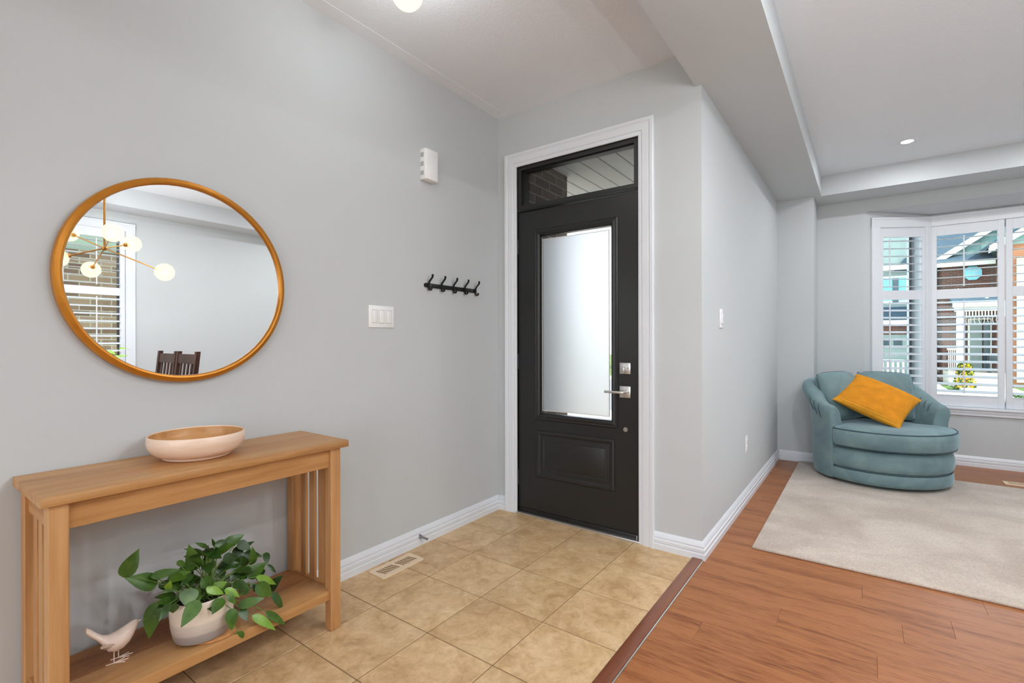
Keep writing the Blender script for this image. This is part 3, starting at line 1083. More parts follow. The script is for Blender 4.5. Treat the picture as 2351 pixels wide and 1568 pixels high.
LV = [(440, 535, 595, 250, 130, 0), (770, 600, 450, 545, 150, 0), (710, 530, 1005, 455, 80, 0), (740, 785, 690, 1140, 130, 0), (890, 790, 785, 970, 62, 1),
      (1090, 640, 1060, 835, 150, 0), (1180, 760, 1000, 1030, 130, 0), (1410, 740, 1305, 900, 110, 0), (1255, 690, 1460, 575, 110, 2), (1150, 460, 1078, 210, 130, 0),
      (1330, 440, 1212, 370, 95, 0), (1420, 225, 1625, 115, 105, 0), (1270, 345, 1270, 220, 85, 1), (1225, 310, 1025, 255, 58, 1), (1260, 240, 1135, 195, 42, 0),
      (1360, 250, 1305, 150, 48, 0), (1660, 545, 1840, 380, 130, 0), (1500, 300, 1725, 180, 80, 1), (1880, 660, 2005, 510, 110, 1), (1890, 685, 2000, 855, 80, 1),
      (1740, 600, 1890, 720, 130, 0), (1560, 820, 1825, 735, 95, 0), (1595, 705, 1672, 575, 95, 0), (1430, 655, 1580, 730, 75, 2), (1490, 840, 1500, 1055, 110, 0),
      (1590, 840, 1650, 965, 80, 1), (1830, 870, 2025, 1000, 70, 0), (1700, 910, 1930, 1055, 85, 2), (1560, 1065, 1585, 1168, 95, 0), (1690, 600, 1805, 720, 55, 1),
      (1740, 530, 1935, 605, 75, 2), (1835, 290, 1845, 420, 70, 1), (1700, 410, 1700, 228, 85, 0), (1850, 410, 1935, 492, 42, 1), (1560, 450, 1490, 570, 115, 1),
      (1480, 330, 1700, 345, 115, 1), (1360, 445, 1570, 390, 95, 1), (1200, 560, 1310, 630, 105, 0), (1050, 610, 1180, 530, 120, 1), (870, 550, 1115, 480, 75, 0),
      (780, 625, 1045, 600, 95, 1), (868, 650, 905, 565, 60, 2), (1010, 490, 1110, 445, 95, 1), (965, 378, 1055, 425, 52, 0), (935, 790, 925, 885, 85, 1),
      (1185, 640, 1128, 705, 62, 0), (1450, 690, 1540, 800, 62, 0), (1385, 275, 1290, 262, 62, 1), (1560, 190, 1690, 270, 95, 1), (1800, 450, 1745, 570, 95, 1),
      (1250, 640, 1430, 700, 70, 2), (1620, 300, 1800, 330, 80, 1), (1430, 520, 1330, 470, 90, 1), (1640, 430, 1580, 320, 90, 1), (1100, 560, 1000, 500, 80, 1), (1560, 540, 1680, 480, 100, 1), (1300, 330, 1200, 470, 90, 1)]
def leaf_bm(bp, tp, hw, face, fold, droop):
    ax = tp - bp
    L = ax.length
    ax.normalize()
    wv = face.cross(ax).normalized()
    nm = ax.cross(wv).normalized()
    if nm.dot(face) < 0:
        nm = -nm
    PRF = [(0, .10), (.05, .55), (.14, .86), (.28, 1.0), (.45, .95), (.62, .74), (.78, .46), (.90, .2), (1.0, .012)]
    rows = []
    for s_, k_ in PRF:
        c0 = bp + ax * (L * s_) + nm * (droop * L * math.sin(PI * s_))
        rows.append([c0 + wv * (hw * k_ * u) + nm * (fold * hw * k_ * abs(u) ** 1.3) for u in (-1, -.55, 0, .55, 1)])
    b = grid(rows)
    return b


random.seed(11)
SOIL = PC + Vector((0, 0, .118))
for i, (bx_, by_, tx_, ty_, wpx, cls) in enumerate(LV):
    bx, by = 180 + bx_ / 4.26, 1200 + by_ / 4.26
    tx, ty = 180 + tx_ / 4.26, 1200 + ty_ / 4.26
    low = (by_ + ty_) / 2
    Xp = -1.885 + .135 * max(0, min(1, (low - 330) / 560)) + (-.03 if cls == 1 else 0) + random.uniform(-.012, .012)
    if bx_ < 800 and by_ < 800:
        Xp = -1.90 + .012 * (i % 3)
    bp = at_x(bx, by, Xp)
    tp = at_x(tx, ty, Xp + random.uniform(-.01, .035))
    # keep leaves that hang over the rim in front of the pot
    for _ in range(12):
        hit = False
        for q in (0, .25, .5, .75, 1):
            w_ = bp.lerp(tp, q)
            if w_.z < PC.z + .142 and ((w_.x - PC.x) / .100) ** 2 + ((w_.y - PC.y) / .109) ** 2 < 1:
                hit = True
        if not hit:
            break
        Xp += .008
        bp = at_x(bx, by, Xp)
        tp = at_x(tx, ty, Xp + .015)
    face = (CAM - bp).normalized() + Vector((random.uniform(-.35, .35), random.uniform(-.35, .35), random.uniform(.0, .5)))
    face.normalize()
    hw = wpx / 4.26 / 2 / 745 * 1.18
    lb = leaf_bm(bp, tp, hw, face, random.uniform(-.02, .28), random.uniform(.02, .09))
    lf = obj('leaf', lb, ('leaf', 'leaf_dark', 'leaf_light')[cls], pp, 70)
    # petiole from the crown of the pot
    rt_ = SOIL + Vector((random.uniform(-.035, .035), random.uniform(-.035, .035), -.01))
    mid = rt_.lerp(bp, .5) + Vector((0, 0, .03 + .25 * max(0, .05 - (bp - rt_).z)))
    pts = []
    for k in range(7):
        q = k / 6
        pts.append(rt_ * (1 - q) ** 2 + mid * (2 * q * (1 - q)) + bp * q * q)
    obj('stem', tube(pts, .0017, 5, radii=[.0022 - .0009 * k / 6 for k in range(7)]), 'stem', pp, 60)

random.seed(23)
for i in range(34):
    a = random.uniform(0, 2 * PI)
    q = random.random() ** .6
    hgt = .05 + .125 * (1 - q * q) + random.uniform(-.03, .02)
    bp = SOIL + Vector((math.cos(a) * .055 * q, math.sin(a) * .115 * q + .015, hgt - .02))
    d = Vector((math.cos(a) * .6, math.sin(a), random.uniform(-.5, .35))).normalized()
    ln = random.uniform(.045, .068)
    tp = bp + d * ln
    if bp.z > SZ + .37 or tp.x < XL + .02:
        continue
    face = Vector((random.uniform(.2, 1), random.uniform(-.5, .2), random.uniform(.4, 1.0))).normalized()
    obj('leaf', leaf_bm(bp, tp, ln * random.uniform(.26, .34), face, random.uniform(0, .25), .06), ('leaf', 'leaf_dark', 'leaf_dark')[i % 3], pp, 70)
    rt_ = SOIL + Vector((random.uniform(-.035, .035), random.uniform(-.035, .035), -.01))
    mid = rt_.lerp(bp, .5) + Vector((0, 0, .03))
    obj('stem', tube([rt_, rt_.lerp(mid, .8), mid.lerp(bp, .5), bp], .0016, 5), 'stem', pp, 60)

# ------------------------------------------------------------------ rug
rg = tag(obj('rug', box(-.520, 1.86, 3.000, 5.400, .0, .014, .006, 3), 'rug', None, 40), 'thick pale beige carpet rug under the teal chair', 'rug')

# ------------------------------------------------------------------ teal swivel chair
CH = Vector((.090, 5.155, .0145))
CR = R(34)
ch = thing('swivel_armchair', 'rounded teal velvet swivel armchair in the corner by the bay window', 'armchair', CH, CR)
CM = Matrix.Translation(CH) @ Matrix.Rotation(CR, 4, 'Z')


def pol(al, r):
    """local point at angle al from the front (-y), positive towards +x"""
    return (r * math.sin(al), -r * math.cos(al))


def sstep(a, b_, x):
    q = max(0, min(1, (x - a) / (b_ - a)))
    return q * q * (3 - 2 * q)


obj('swivel_base', lathe([(0, 0), (.30, 0), (.30, .03), (0, .03)], 0, 0, 40), 'black_dark', ch, 30, CM)
obj('lower_band', lathe([(0, .022), (.44, .022), (.462, .030), (.472, .055), (.472, .098), (.465, .120), (.44, .130), (0, .130)], 0, 0, 64), 'velvet', ch, 50, CM)
obj('upper_band', lathe([(0, .124), (.44, .126), (.466, .139), (.478, .172), (.478, .225), (.465, .272), (.44, .290), (0, .293)], 0, 0, 64), 'velvet', ch, 50, CM)


def ring_pts(r, z, a0, a1, n):
    return [CM @ Vector((*pol(a0 + (a1 - a0) * k / n, r), z)) for k in range(n + 1)]


obj('piping', tube(ring_pts(.463, .129, R(-76), R(76), 40), .0045, 6), 'velvet_piping', ch, 60)
# seat cushion
def seat_r(al):
    a = abs(al)
    return .505 - .155 * sstep(R(70), R(88), a)


CP_ = [(0.0, .297), (.86, .297), (.955, .303), (.985, .320), (1.0, .365), (1.0, .395), (.988, .430), (.955, .444), (.80, .456), (.45, .464), (0, .466)]
rows = []
NA = 96
for s_, z_ in CP_:
    row = []
    for k in range(NA):
        al = -PI + 2 * PI * k / NA
        x_, y_ = pol(al, max(1e-4, s_) * seat_r(al))
        row.append((x_, y_, z_))
    rows.append(row)
b = grid(rows, closed_u=True)
bmesh.ops.remove_doubles(b, verts=b.verts[:], dist=.0008)
sc_ = obj('seat_cushion', fixn(b), 'velvet', ch, 55, CM)
for z_, s_ in ((.440, .972), (.308, .966)):
    pts = [CM @ Vector((*pol(R(-80) + R(160) * k / 60, seat_r(R(-80) + R(160) * k / 60) * s_), z_)) for k in range(61)]
    obj('piping', tube(pts, .005, 6), 'velvet_piping', sc_, 60)
# wrap-round shell with rolled arms
NSH = 64
A0 = R(80)
rows = []


def shell_prof(al, k):
    """radial section at angle al; k shrinks the section towards its middle near the tips"""
    d = min(abs(al) - A0, PI) if al >= 0 else 0
    h = .615 + .195 * sstep(R(-4), R(55), abs(al) - A0)
    fl_ = -.008 + .060 * sstep(R(0), R(50), abs(al) - A0)
    pr = [(.466, .022), (.480, .10), (.482, .25), (.484, .40), (.492 + fl_ * .4, h - .13), (.512 + fl_, h - .062), (.506 + fl_, h - .020), (.480 + fl_ * .8, h), (.440 + fl_ * .5, h - .003), (.408, h - .030), (.390, h - .075), (.375, h - .15), (.365, .36), (.36, .30), (.36, .022)]
    cr_ = sum(p[0] for p in pr) / len(pr)
    cz = .33
    return [(cr_ + (r_ - cr_) * k, cz + (z_ - cz) * (1 - (1 - k) * .35)) for r_, z_ in pr]


st = []
for k, da in ((.80, -4.6), (.92, -4.2), (.98, -2.6), (1.0, 0)):
    st.append((A0 + R(da), k))
n_ = NSH
for i in range(1, n_):
    st.append((A0 + (2 * PI - 2 * A0) * i / n_, 1.0))
for k, da in ((1.0, 0), (.98, 2.6), (.92, 4.2), (.80, 4.6)):
    st.append((2 * PI - A0 + R(da), k))
for al, k in st:
    aa = al if al <= PI else 2 * PI - al
    pr = shell_prof(aa, k)
    rows.append([(*pol(al, r_), z_) for r_, z_ in pr])
b = fixn(grid(rows, closed_u=True, cap0=True, cap1=True))
obj('arm_shell', b, 'velvet', ch, 62, CM)
# pleats gathered over each arm front
for sgn in (1, -1):
    for q, da in enumerate((8, 14, 20)):
        al = A0 + R(da)
        pr = shell_prof(al, 1.0)[4:11]
        pts = [CM @ Vector((*pol(sgn * (al + R(1.6) * math.sin(PI * j / 6)), r_ + (.002 if j < 5 else -.002)), z_ + .001)) for j, (r_, z_) in enumerate(pr)]
        obj('pleat', tube(pts, .0035, 6), 'velvet_piping', ch, 60)


def pillow(w, h, tk, n=28, rib=None, pinch=.10, p=3.0, rnd=0.0, nv=None):
    nv = nv or n
    rows_t, rows_b = [], []
    b = bmesh.new()
    for side in (1, -1):
        rows = []
        for i in range(nv + 1):
            v_ = -1 + 2 * i / nv
            row = []
            for j in range(n + 1):
                u_ = -1 + 2 * j / n
                e = max(0, (1 - abs(u_) ** p) * (1 - abs(v_) ** p)) ** .5
                x_ = u_ * w / 2 * (1 - pinch * (1 - v_ * v_) * abs(u_) ** 2 * .5)
                y_ = v_ * h / 2 * (1 - pinch * (1 - u_ * u_) * abs(v_) ** 2 * .5)
                x_ *= math.sqrt(1 - rnd * v_ * v_ / 2)
                y_ *= math.sqrt(1 - rnd * u_ * u_ / 2)
                z_ = side * tk / 2 * e
                if rib:
                    z_ += side * rib[0] * math.sin(2 * PI * y_ / rib[1] + 1.6 * u_ * v_) * min(1, e * 3)
                row.append((x_, y_, z_))
            rows.append(row)
        grid(rows, bm=b)
    bmesh.ops.remove_doubles(b, verts=b.verts[:], dist=.0002)
    return fixn(b)


def place(bm, loc, x_ax, y_ax):
    x_ax = Vector(x_ax).normalized()
    y_ax = Vector(y_ax)
    y_ax = (y_ax - x_ax * y_ax.dot(x_ax)).normalized()
    z_ax = x_ax.cross(y_ax)
    M = Matrix((x_ax, y_ax, z_ax)).transposed().to_4x4()
    M.translation = Vector(loc)
    return M


for sx_, rot in ((-1, .10), (1, -.10)):
    bm_ = pillow(.45, .46, .20, 24, p=3.2, pinch=.14, rnd=.45)
    M = place(bm_, (sx_ * .195, .205, .668), (1, sx_ * -.35, rot * .3), (-.12 * sx_ * -1, .30, 1))
    bc = obj('back_cushion', bm_, 'velvet', ch, 70, CM @ M)
    pts = []
    for k in range(49):
        a = 2 * PI * k / 48
        u_ = max(-1, min(1, 1.25 * math.cos(a)))
        v_ = max(-1, min(1, 1.25 * math.sin(a)))
        x_ = u_ * .225 * (1 - .14 * (1 - v_ * v_) * abs(u_) ** 2 * .5) * math.sqrt(1 - .45 * v_ * v_ / 2)
        y_ = v_ * .23 * (1 - .14 * (1 - u_ * u_) * abs(v_) ** 2 * .5) * math.sqrt(1 - .45 * u_ * u_ / 2)
        pts.append(CM @ M @ Vector((x_, y_, 0)))
    obj('piping', tube(pts, .004, 6, caps=False), 'velvet_piping', bc, 60)

# mustard cushion
bm_ = pillow(.50, .50, .17, 40, rib=(.0048, .0175), p=2.2, pinch=.14, nv=240)
_T, _L, _B = CAM + ray(1980.5, 867) * 4.36, CAM + ray(1921, 918) * 4.15, CAM + ray(2048.5, 975) * 3.88
PCN = (_T + _B) / 2
Mp = place(bm_, PCN, _B - _L, _T - _L)
tag(obj('throw_pillow', bm_, 'mustard', None, 70, Mp), 'mustard yellow ribbed throw pillow on the teal armchair', 'pillow')


# ------------------------------------------------------------------ lamps
def bulb(p, watts, parent):
    ld = bpy.data.lights.new('bulb', 'POINT')
    ld.energy = watts
    ld.shadow_soft_size = .012
    ld.color = (.94, .975, 1)
    lo = bpy.data.objects.new('bulb', ld)
    C.objects.link(lo)
    lo.parent = parent
    lo.location = Vector(p) - parent.location
    return lo


def recessed(x, y, label, watts=POT_W, group='recessed ceiling lights', z=ZC):
    t_ = thing('recessed_light', label, 'ceiling light', (x, y, z), 0, group)
    obj('trim_ring', lathe([(.036, z - .001), (.040, z - .005), (.066, z - .004), (.070, z - .0005), (.070, z + .003), (.036, z + .003)], x, y, 32), 'white', t_, 40)
    obj('lens', lathe([(0, z - .0015), (.037, z - .0015), (.037, z + .001), (0, z + .001)], x, y, 24), 'pot_lamp', t_, 30)
    ld = bpy.data.lights.new('recessed_lamp', 'AREA')
    ld.shape = 'DISK'
    ld.size = .08
    ld.energy = watts
    ld.color = (.94, .975, 1)
    lo = bpy.data.objects.new('recessed_lamp', ld)
    C.objects.link(lo)
    lo.parent = t_
    lo.location = (0, 0, -.006)
    return t_


recessed(.264, 4.90, 'small round recessed ceiling light above the teal armchair', 3.0)
recessed(1.32, 4.90, 'added unseen recessed light in the ceiling before the wide bay window', 3.0)  # this and the recessed lights below are added out of view for fill
recessed(.57, 2.15, 'added unseen recessed light between the rug and the dining table', 7.5)  # added out of view to brighten the coat hook wall
recessed(1.32, 3.55, 'added unseen recessed light above the middle of the rug', 5.0)  # added out of view so floor bounce lifts the living room ceiling
recessed(.79, -.9, 'added unseen recessed light behind the dining table chandelier')  # dining pair added behind the camera for flat, even light
recessed(.79, -2.2, 'added unseen recessed light in the dining ceiling by the added patio doors')
recessed(-1.4, -1.0, 'added unseen recessed light in the entry hall ceiling nearest the mirror wall', 1.2)  # hall pair added out of view to fill the entry
recessed(-1.4, -2.3, 'added unseen recessed light in the entry hall ceiling nearest the added patio doors', 3.0)

el = thing('ceiling_globe_light', 'brass semi-flush entry light with a lit milky globe', 'ceiling light', (-1.47, 1.316, ZC))
obj('canopy', lathe([(0, ZC - .022), (.05, ZC - .022), (.058, ZC - .012), (.058, ZC), (0, ZC)], -1.47, 1.316, 32), 'brass', el, 40)
obj('stem', tube([(-1.47, 1.316, ZC - .02), (-1.47, 1.316, 2.60)], .007, 10), 'brass', el)
obj('globe', sphere((-1.47, 1.316, 2.55), .062, 28, 16), 'globe', el, 60)
bulb((-1.47, 1.316, 2.55), ENTRY_W, el)


# ------------------------------------------------------------------ dining corner (seen in the mirror)
XMIR = XL + .022


def unfold(px, py, depth):
    """point seen through the mirror at a given depth from the camera, folded back into the room"""
    p = CAM + ray(px, py) * depth
    return Vector((2 * XMIR - p.x, p.y, p.z))


CHD = 3.95
hub = unfold(240, 570, CHD)
cn = thing('chandelier', 'brass branching chandelier with six lit milky globes over the dining table', 'chandelier', (hub.x, hub.y, ZC))
obj('canopy', lathe([(0, ZC - .025), (.055, ZC - .025), (.062, ZC - .012), (.062, ZC), (0, ZC)], hub.x, hub.y, 32), 'brass', cn, 40)
obj('stem', tube([(hub.x, hub.y, ZC - .02), (hub.x, hub.y, hub.z)], .008, 10), 'brass', cn)
obj('hub', sphere(hub, .020, 16, 10), 'brass', cn, 60)
for (px, py, dd) in ((259, 534, -.30), (303, 560, .26), (378, 625, -.04), (209, 619, .30), (158, 535, .16), (132, 592, -.16)):
    g = unfold(px, py, CHD + dd)
    d = (g - hub)
    L = d.length
    d.normalize()
    ar = obj('arm', tube([hub, hub + d * (L - .055)], .0055, 8), 'brass', cn)
    obj('socket', tube([hub + d * (L - .085), hub + d * (L - .05)], .014, 12, radii=[.012, .024]), 'brass', ar, 40)
    obj('globe', sphere(g, .070, 24, 14), 'globe', cn, 60)
    bulb(g, BULB_W, cn)

dt = thing('dining_table', 'dark wood dining table under the branching chandelier', 'table', (1.05, 1.2, 0))
obj('tabletop', box(.48, 1.66, .66, 1.40, .73, .76, .004), 'walnut', dt)
obj('apron', box(.55, 1.59, .73, 1.33, .65, .73), 'walnut', dt)
for lx in (.53, 1.55):
    for ly in (.71, 1.29):
        obj('leg', box(lx, lx + .06, ly, ly + .06, 0, .73, .003, 1), 'walnut', dt)


def dining_chair(loc, rz, label, group):
    """mission chair, back at local +y"""
    t_ = thing('dining_chair', label, 'chair', loc, rz, group)
    mw = t_.matrix_basis.copy()
    for sx_ in (-1, 1):
        x_ = sx_ * .205
        obj('leg', box(x_ - .02, x_ + .02, -.22, -.18, 0, .44, .003, 1), 'walnut', t_, 30, mw)
        rows = []
        for z_, yo in ((0, .02), (.44, 0), (.75, .02), (1.08, .055)):
            rows.append([(x_ - .02, .19 + yo, z_), (x_ + .02, .19 + yo, z_), (x_ + .02, .225 + yo, z_), (x_ - .02, .225 + yo, z_)])
        obj('back_post', fixn(grid(rows, closed_u=True, cap0=True, cap1=True)), 'walnut', t_, 30, mw)
    obj('seat', box(-.225, .225, -.225, .205, .43, .465, .008), 'walnut', t_, 30, mw)
    rail = box(-.185, .185, -.011, .011, -.045, .045, .003, 1)
    obj('back_rail', rail, 'walnut', t_, 30, mw @ Matrix.Translation((0, .254, 1.010)) @ Matrix.Rotation(R(-6), 4, 'X'))
    rail = box(-.185, .185, -.011, .011, -.025, .025, .003, 1)
    obj('back_rail', rail, 'walnut', t_, 30, mw @ Matrix.Translation((0, .213, .60)))
    for k in range(4):
        x_ = -.12 + .08 * k
        rows = []
        for z_, yo in ((.62, .008), (.75, .02), (.97, .045)):
            rows.append([(x_ - .016, .198 + yo, z_), (x_ + .016, .198 + yo, z_), (x_ + .016, .209 + yo, z_), (x_ - .016, .209 + yo, z_)])
        obj('back_slat', fixn(grid(rows, closed_u=True, cap0=True, cap1=True)), 'walnut', t_, 30, mw)
    for yy in (-.20, .205):
        obj('stretcher', box(-.185, .185, yy - .008, yy + .008, .18, .215, .002, 1), 'walnut', t_, 30, mw)
    return t_


dining_chair((1.45, 1.62, 0), 0, 'dark slatted dining chair by the table, the one nearer the dining window', 'dining chairs by the table')
dining_chair((.98, 1.62, 0), 0, 'dark slatted dining chair by the table, the one farther from the dining window', 'dining chairs by the table')
dining_chair((1.93, 1.08, 0), R(-90), 'dark slatted dining chair at the table end under the dining window', 'dining chairs by the table')

# leafy plant in a vase on the dining table
pv = Vector((.95, 1.20, .76))
pl = thing('vase_plant', 'bright green leafy cutting in a white vase on the dining table', 'plant', pv)
obj('vase', lathe([(0, .76), (.045, .76), (.055, .78), (.058, .84), (.04, .90), (.035, .93), (.031, .93), (.036, .89), (0, .88)], pv.x, pv.y, 28), 'plastic', pl, 40)
random.seed(4)
for k in range(12):
    a = 2.4 * k
    rr = .05 + .012 * k
    base_ = pv + Vector((math.cos(a) * rr, math.sin(a) * rr, .23 + .02 * ((k * 5) % 7)))
    tip = base_ + Vector((math.cos(a) * .09, math.sin(a) * .09, random.uniform(-.03, .03)))
    obj('leaf', leaf_bm(base_, tip, .032, Vector((-.3, -.1, 1)).normalized(), .15, .08), 'leaf_light', pl, 70)
    obj('stem', tube([pv + Vector((0, 0, .14)), pv + Vector((math.cos(a) * rr * .4, math.sin(a) * rr * .4, .20)), base_], .002, 5), 'stem', pl, 60)

# ------------------------------------------------------------------ outdoors
GZ = -.60
struct('front_yard', box(-25, XP - .2, 5.4, 11.0, GZ - .2, GZ + .08), 'concrete', 'pale concrete driveway outside the front door', 'driveway')
struct('lawn', box(-40, 40, YF + .4, 60, GZ - .3, GZ), 'grass', 'green front lawns across the street', 'ground')
struct('road', box(-40, 40, 11.0, 20.5, GZ - .2, GZ + .02), 'asphalt', 'grey street in front of the bay window', 'road')
struct('sidewalk', box(-40, 40, 20.5, 22.3, GZ - .2, GZ + .05), 'concrete', 'pale pavement on the far side of the street', 'pavement')
struct('driveway', box(-5.0, 2.3, 22.3, 27, GZ - .2, GZ + .06), 'concrete', 'pale driveway in front of the garage house', 'driveway')
struct('front_walk', box(2.7, 4.2, 22.3, 25.2, GZ - .2, GZ + .08), 'concrete', 'pale path to the brick house porch', 'path')

# brick house across the street
HY = 27.0
ha = thing('brick_house', 'brick house with white gables and a porch across the street', 'house', (5.5, HY, GZ))
obj('wall', box(2.58, 12.0, HY, HY + 8, GZ, 4.45), 'brick_x', ha, 0)
obj('gable_wall', prism([(2.5, 4.45), (9.2, 4.45), (5.85, 6.75)], HY + .3, HY + .5), 'siding', ha, 0)
for k in range(14):
    x_ = 2.9 + k * .45
    hgt = 4.47 + (2.28 * (1 - abs(x_ - 5.85) / 3.35))
    obj('siding_batten', box(x_, x_ + .03, HY + .26, HY + .3, 4.45, max(4.5, hgt - .08)), 'siding', ha, 0)
obj('roof', prism([(2.0, 4.15), (5.85, 6.85), (9.7, 4.15), (9.7, 4.35), (5.85, 7.05), (2.0, 4.35)], HY + .12, HY + 8), 'shingle', ha, 0)
obj('roof', prism([(HY - .5, 4.30), (HY + .35, 4.75), (HY + .35, 4.45), (HY - .5, 4.18)], 2.3, 4.1, 'yz'), 'shingle', ha, 0)
obj('eave_board', box(2.3, 4.1, HY - .56, HY - .5, 4.16, 4.32), 'ext_white', ha, 0)
obj('rake_board', prism([(2.05, 4.10), (5.85, 6.78), (5.85, 7.05), (2.05, 4.36)], HY - .02, HY + .14), 'ext_white', ha, 0)
obj('rake_board', prism([(9.65, 4.10), (5.85, 6.78), (5.85, 7.05), (9.65, 4.36)], HY - .02, HY + .14), 'ext_white', ha, 0)
b = bmesh.new()
mr_ = [b.verts.new(p) for p in ((2.0, HY + .4, 4.15), (12.5, HY + .4, 4.15), (11, HY + 4.5, 7.6), (3.0, HY + 4.5, 7.6), (2.0, HY + 8.6, 4.15), (12.5, HY + 8.6, 4.15))]
for f_ in ((0, 1, 2, 3), (0, 3, 4), (1, 5, 2), (3, 2, 5, 4), (0, 4, 5, 1)):
    b.faces.new([mr_[i] for i in f_])
obj('main_roof', fixn(b), 'shingle', ha, 0)
# projecting brick bay at the right
obj('wing_wall', box(4.20, 9.0, HY - 1.4, HY, GZ, 4.75), 'brick_side', ha, 0)
obj('wing_gable', prism([(4.2, 4.75), (9.0, 4.75), (6.6, 6.3)], HY - 1.4, HY), 'siding', ha, 0)
obj('rake_board', prism([(3.75, 4.45), (6.6, 6.3), (6.6, 6.55), (3.75, 4.72)], HY - 1.75, HY - 1.55), 'ext_white', ha, 0)
obj('wing_roof', prism([(3.75, 4.66), (6.6, 6.5), (9.45, 4.66), (9.45, 4.80), (6.6, 6.62), (3.75, 4.80)], HY - 1.7, HY + 3), 'shingle', ha, 0)
obj('corner_panel', box(4.52, 9.0, HY - 1.46, HY - 1.4, -.4, 4.2), 'ext_white', ha, 0)
for (x_, z_) in ((5.0, 3.3), (6.4, 3.3), (5.0, .9), (6.4, .9)):
    wn_ = obj('window', ring_box(x_, x_ + .95, z_ - .65, z_ + .65, x_ + .08, x_ + .87, z_ - .57, z_ + .57, HY - 1.52, HY - 1.44), 'ext_white', ha, 0)
    obj('pane', box(x_ + .08, x_ + .87, HY - 1.50, HY - 1.47, z_ - .57, z_ + .57), 'shade_window', wn_, 0)
    obj('glazing_bar', box(x_ + .08, x_ + .87, HY - 1.52, HY - 1.49, z_ - .02, z_ + .02), 'ext_white', wn_, 0)
ow = obj('octagon_window', prism([(3.50 + .30 * math.cos(a), 3.90 + .30 * math.sin(a)) for a in [PI / 8 + PI / 4 * k for k in range(8)]], HY - .08, HY + .02), 'blue_pane', ha, 0)
obj('pane', prism([(3.50 + .22 * math.cos(a), 3.90 + .22 * math.sin(a)) for a in [PI / 8 + PI / 4 * k for k in range(8)]], HY - .09, HY - .07), 'blue_pane', ow, 0)
for q in (-.07, .07):
    obj('glazing_bar', box(3.50 + q - .008, 3.50 + q + .008, HY - .10, HY - .085, 3.70, 4.10), 'ext_white', ow, 0)
    obj('glazing_bar', box(3.30, 3.70, HY - .10, HY - .085, 3.90 + q - .008, 3.90 + q + .008), 'ext_white', ow, 0)
# porch
PYF = HY - 1.6
obj('porch_roof', prism([(PYF - .25, 2.62), (HY, 3.25), (HY, 3.12), (PYF - .25, 2.48)], 2.70, 4.19, 'yz'), 'shingle', ha, 0)
obj('porch_fascia', box(2.70, 4.19, PYF - .30, PYF - .24, 2.43, 2.62), 'ext_white', ha, 0)
obj('porch_gable', prism([(3.62, 2.75), (3.88, 3.02), (4.14, 2.75), (4.06, 2.75), (3.88, 2.94), (3.70, 2.75)], PYF - .2, PYF - .1), 'ext_white', ha, 0)
obj('porch_beam', box(2.78, 4.19, PYF - .1, PYF + .05, 2.28, 2.43), 'ext_white', ha, 0)
obj('porch_beam', box(2.78, 4.19, PYF - .05, PYF + .0, 2.06, 2.10), 'ext_white', ha, 0)
for k in range(16):
    x_ = 2.84 + k * .088
    obj('baluster', box(x_, x_ + .035, PYF - .04, PYF - .01, 2.10, 2.28), 'ext_white', ha, 0)
obj('porch_column', box(2.84, 3.04, PYF - .12, PYF + .08, -.05, 2.28, .01, 1), 'ext_white', ha, 0)
obj('porch_floor', box(2.6, 4.19, PYF - .2, HY, GZ, -.08), 'concrete', ha, 0)
for k in range(3):
    obj('porch_step', box(3.1, 4.15, PYF - .2 - .3 * (k + 1), PYF - .2 - .3 * k, GZ, -.08 - .16 * (k + 1)), 'concrete', ha, 0)
dd_ = obj('front_door', box(3.42, 3.78, HY - .06, HY, -.08, 2.0), 'siding_grey', ha, 0)
obj('sidelight', box(3.82, 4.02, HY - .05, HY, 0, 1.95), 'shade_window', ha, 0)
obj('door_frame', ring_box(3.36, 4.06, -.08, 2.06, 3.42, 4.02, -.07, 2.0, HY - .07, HY), 'ext_white', ha, 0)
obj('window', box(3.06, 3.30, HY - .05, HY, .6, 1.9), 'shade_window', ha, 0)
for k in range(5):
    x_ = 2.60 + k * .055
    obj('rail_spindle', box(x_, x_ + .025, PYF - .05, PYF - .02, -.05, .82), 'ext_white', ha, 0)
obj('hand_rail', box(2.56, 2.86, PYF - .06, PYF - .01, .80, .86), 'ext_white', ha, 0)
random.seed(3)
for k in range(9):
    x_ = 3.1 + k * .12
    pts = [Vector((x_, PYF - .2, 2.06)), Vector((x_ + random.uniform(-.03, .03), PYF - .2, 1.92)), Vector((x_ + random.uniform(-.04, .04), PYF - .2, 1.78 + random.uniform(-.05, .08)))]
    obj('icicle_light', tube(pts, .008, 5), 'ext_white', ha, 0)

# garage house at the left
hb = thing('garage_house', 'pale sided house with a windowed garage door across the street', 'house', (-2.0, 28, GZ))
obj('wall', box(-7, 1.75, 27.4, 36, GZ, 2.1), 'brick_x', hb, 0)
obj('upper_wall', box(-7, 1.62, 28.2, 36, 2.1, 5.9), 'siding_grey', hb, 0)
obj('garage_roof', prism([(26.9, 2.02), (28.3, 2.75), (28.3, 2.55), (26.9, 1.85)], -7.2, 1.95, 'yz'), 'shingle', hb, 0)
obj('garage_fascia', box(-7.2, 1.95, 26.82, 26.9, 1.84, 2.05), 'ext_white', hb, 0)
obj('upper_roof', prism([(1.0, 4.3), (1.95, 4.3), (1.95, 5.0), (1.4, 4.85)], 28.0, 28.15), 'shingle', hb, 0)
gd = obj('garage_door', box(-2.2, 1.55, 27.34, 27.4, GZ, 1.42), 'siding_grey', hb, 0)
for k in range(8):
    x_ = -1.95 + k * .42
    obj('door_window', box(x_, x_ + .30, 27.32, 27.345, .86, 1.20), 'shade_window', gd, 0)
